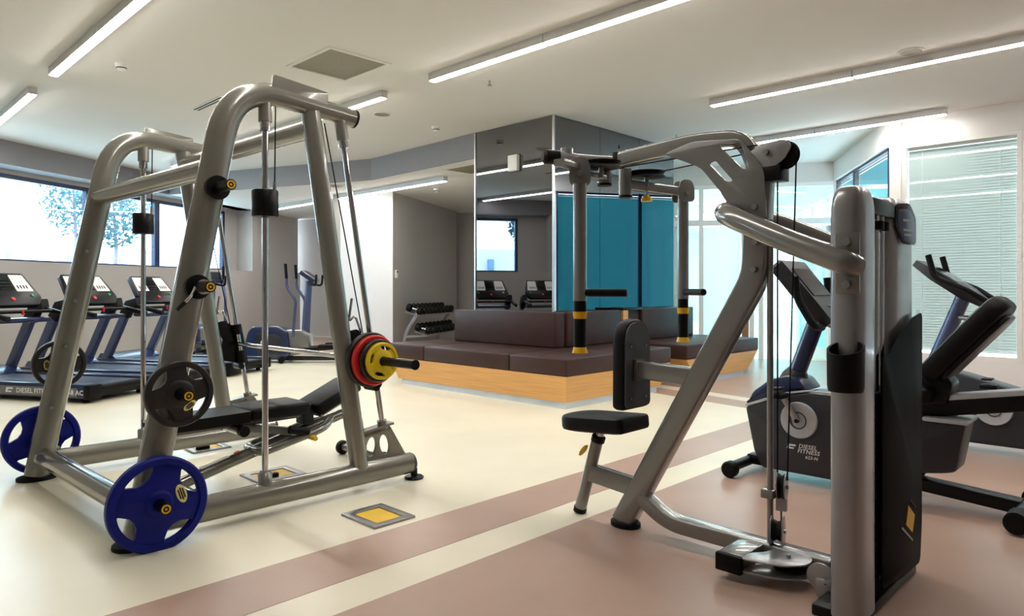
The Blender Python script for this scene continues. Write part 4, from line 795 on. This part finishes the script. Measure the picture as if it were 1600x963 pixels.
ra, rz = R(29.5), R(29.5)
tl = ['nearest treadmill at the left edge, model lettering on its side', 'second treadmill from the left, seen behind the far rack frame', 'third treadmill from the left, behind the vertical rod', 'fourth treadmill, farthest along the windows']
for i in range(3):
    cx = 1.94+i*1.06*math.cos(ra)+.44*math.cos(rz); cy = 7.65+i*1.06*math.sin(ra)+.44*math.sin(rz)
    if i == 0: TM.location = (cx, cy, 0); TM.rotation_euler = (0, 0, rz)
    else: copy_tree(TM, (cx, cy, 0), rz, tl[i])

# ================================================================== ELLIPTICAL TRAINERS
EL = thing('elliptical_trainer', 'dark blue elliptical trainer standing by the grey far wall', 'elliptical', (4.76, 10.33, 0), R(-45.8), 'elliptical trainers', True)
put(MB().plate([rpoly([(.0, .10), (.10, .48), (.18, .56), (.55, .56), (.70, .48), (.74, .12), (.6, .05), (.06, .05)], .04)], .40, PY(0), .03), 'flywheel_housing', 'dnavy', EL)
put(MB().plate([rpoly([(.22, .45), (.52, .44), (.60, .40), (.64, .15), (.26, .12)], .03)], .02, PY(-.205), .004), 'side_panel', 'body', EL)
put(MB().plate([rpoly([(.6, .5), (.92, .50), (1.0, .42), (1.02, .16), (.7, .1)], .04)], .30, PY(0), .03), 'mast_fairing', 'frame2', EL)
pr = MB(); logo(pr, .30, .30, .045, PY(-.216)); put(pr, 'emblem', 'print', EL, False)
put(MB().tube([(.93, 0, .45), (.97, 0, 1.25)], .052, seg=18), 'console_mast', 'slate', EL)
T = Matrix.Translation((.98, 0, 1.31)) @ Matrix.Rotation(R(35), 4, 'Y'); put(MB().box((0, 0, 0), (.26, .30, .07), 0, .015, T=T), 'console', 'dnavy', EL); put(MB().box((0, 0, .036), (.2, .24, .004), T=T), 'console_screen', 'dark', EL, False)
for s in (-1, 1):
    am = put(MB().tube(fillet([(.80, s*.24, .40), (.84, s*.24, .95), (.70, s*.24, 1.16), (.70, s*.24, 1.30)], .06, 5), .022, seg=12), 'moving_arm', 'slate', EL)
    put(MB().cyl((.70, s*.24, 1.28), (.685, s*.24, 1.50), .024, 12), 'arm_grip', 'black', am)
    put(MB().tube(fillet([(1.0, s*.05, 1.2), (1.12, s*.17, 1.17), (1.13, s*.17, 1.34)], .06, 4), .017, seg=10), 'fixed_grip', 'black', EL)
    put(MB().tube([(.66, s*.17, .18), (1.70, s*.17, .26)], .03, .025, NY, sq=.008), 'pedal_bar', 'blackp', EL)
    pe = put(MB().box((1.36, s*.2, .265), (.36, .16, .04), 0, .012), 'pedal', 'black', EL); put(MB().box((1.52, s*.2, .30), (.03, .16, .08), 0, .01), 'pedal_stop', 'dnavy', pe)
    put(MB().lathe([(0, -.03), (.04, -.03), (.045, 0), (.04, .03), (0, .03)], Matrix.Translation((.62, s*.23, .045)) @ Matrix.Rotation(R(90), 4, 'X'), 18), 'transport_wheel', 'black', EL)
put(MB().tube([(.5, 0, .06), (1.82, 0, .06)], .03, .045, NY, sq=.008), 'floor_beam', 'body', EL); put(MB().cyl((1.82, -.28, .045), (1.82, .28, .045), .042, 14), 'rear_stabiliser', 'black', EL); put(MB().cyl((1.7, -.2, .28), (1.7, .2, .28), .04, 14).box((1.74, 0, .17), (.06, .08, .22), 0, .01), 'rear_crank', 'blackp', EL)
copy_tree(EL, (4.85, 12.35, 0), R(-100), 'elliptical trainer half hidden behind the near rack upright')

# ================================================================== DUMBBELL RACK
RA = R(28); RK = thing('dumbbell_rack', 'grey two tier dumbbell rack against the wall behind the lounge bench', 'rack', (7.22, 9.36, 0), RA, None, True)
for x in (.06, 1.55):
    put(MB().tube(fillet([(x, .2, .03), (x, .17, .36), (x, -.06, .69)], .16, 6), .03, .022, (1, 0, 0), sq=.008), 'side_post', 'silver', RK); put(MB().box((x, 0, .02), (.07, .5, .04), 0, .008), 'foot', 'black', RK); put(MB().tube([(x, .17, .30), (x, -.24, .335)], .02, .02, (1, 0, 0), sq=.006), 'shelf_bracket', 'silver', RK)
SH = []
for y, z in ((.0, .70), (-.16, .37)):
    T = Matrix.Translation((.8, y, z)) @ Matrix.Rotation(R(-16), 4, 'X') @ Matrix.Rotation(R(32), 4, 'X'); SH.append(T)
    put(MB().box((0, 0, 0), (1.66, .27, .012), T=T).box((0, -.13, .01), (1.66, .012, .03), T=T), 'shelf', 'silver', RK, False)
def dumbbell_proto():
    t = thing('dumbbell', '', 'dumbbell', (0, 0, 0), 0, 'dumbbells on the rack', True)
    for s in (-1, 1):
        hd = put(MB().lathe([(0, -.04), (.056, -.04), (.066, -.03), (.066, .03), (.056, .04), (0, .04)], Matrix.Translation((0, s*.1, 0)) @ Matrix.Rotation(R(90), 4, 'X'), 8), 'head', 'black', t)
    put(MB().tube([(0, -.07, 0), (0, -.03, 0), (0, 0, 0), (0, .03, 0), (0, .07, 0)], .016, seg=12, taper=[.8, 1, 1.1, 1, .8]), 'handle', 'chrome', t); return t
first = None; RM = Matrix.Translation((7.22, 9.36, 0)) @ Matrix.Rotation(RA, 4, 'Z')
orn = ['first', 'second', 'third', 'fourth', 'fifth', 'sixth', 'seventh', 'eighth', 'ninth', 'tenth', 'eleventh']
for tier, T in enumerate(SH):
    for k in range(9):
        if first is None: first = dumbbell_proto(); o = first
        else: o = copy_tree(first)
        Q = RM @ T @ Matrix.Translation((-.73+.18*k, .02, .075)); o.matrix_world = Q
        o.location = Q.to_translation(); o.rotation_euler = Q.to_euler()
        o['label'] = 'black dumbbell on the %s tier, %s from the left' % (('upper', 'lower')[tier], orn[k])
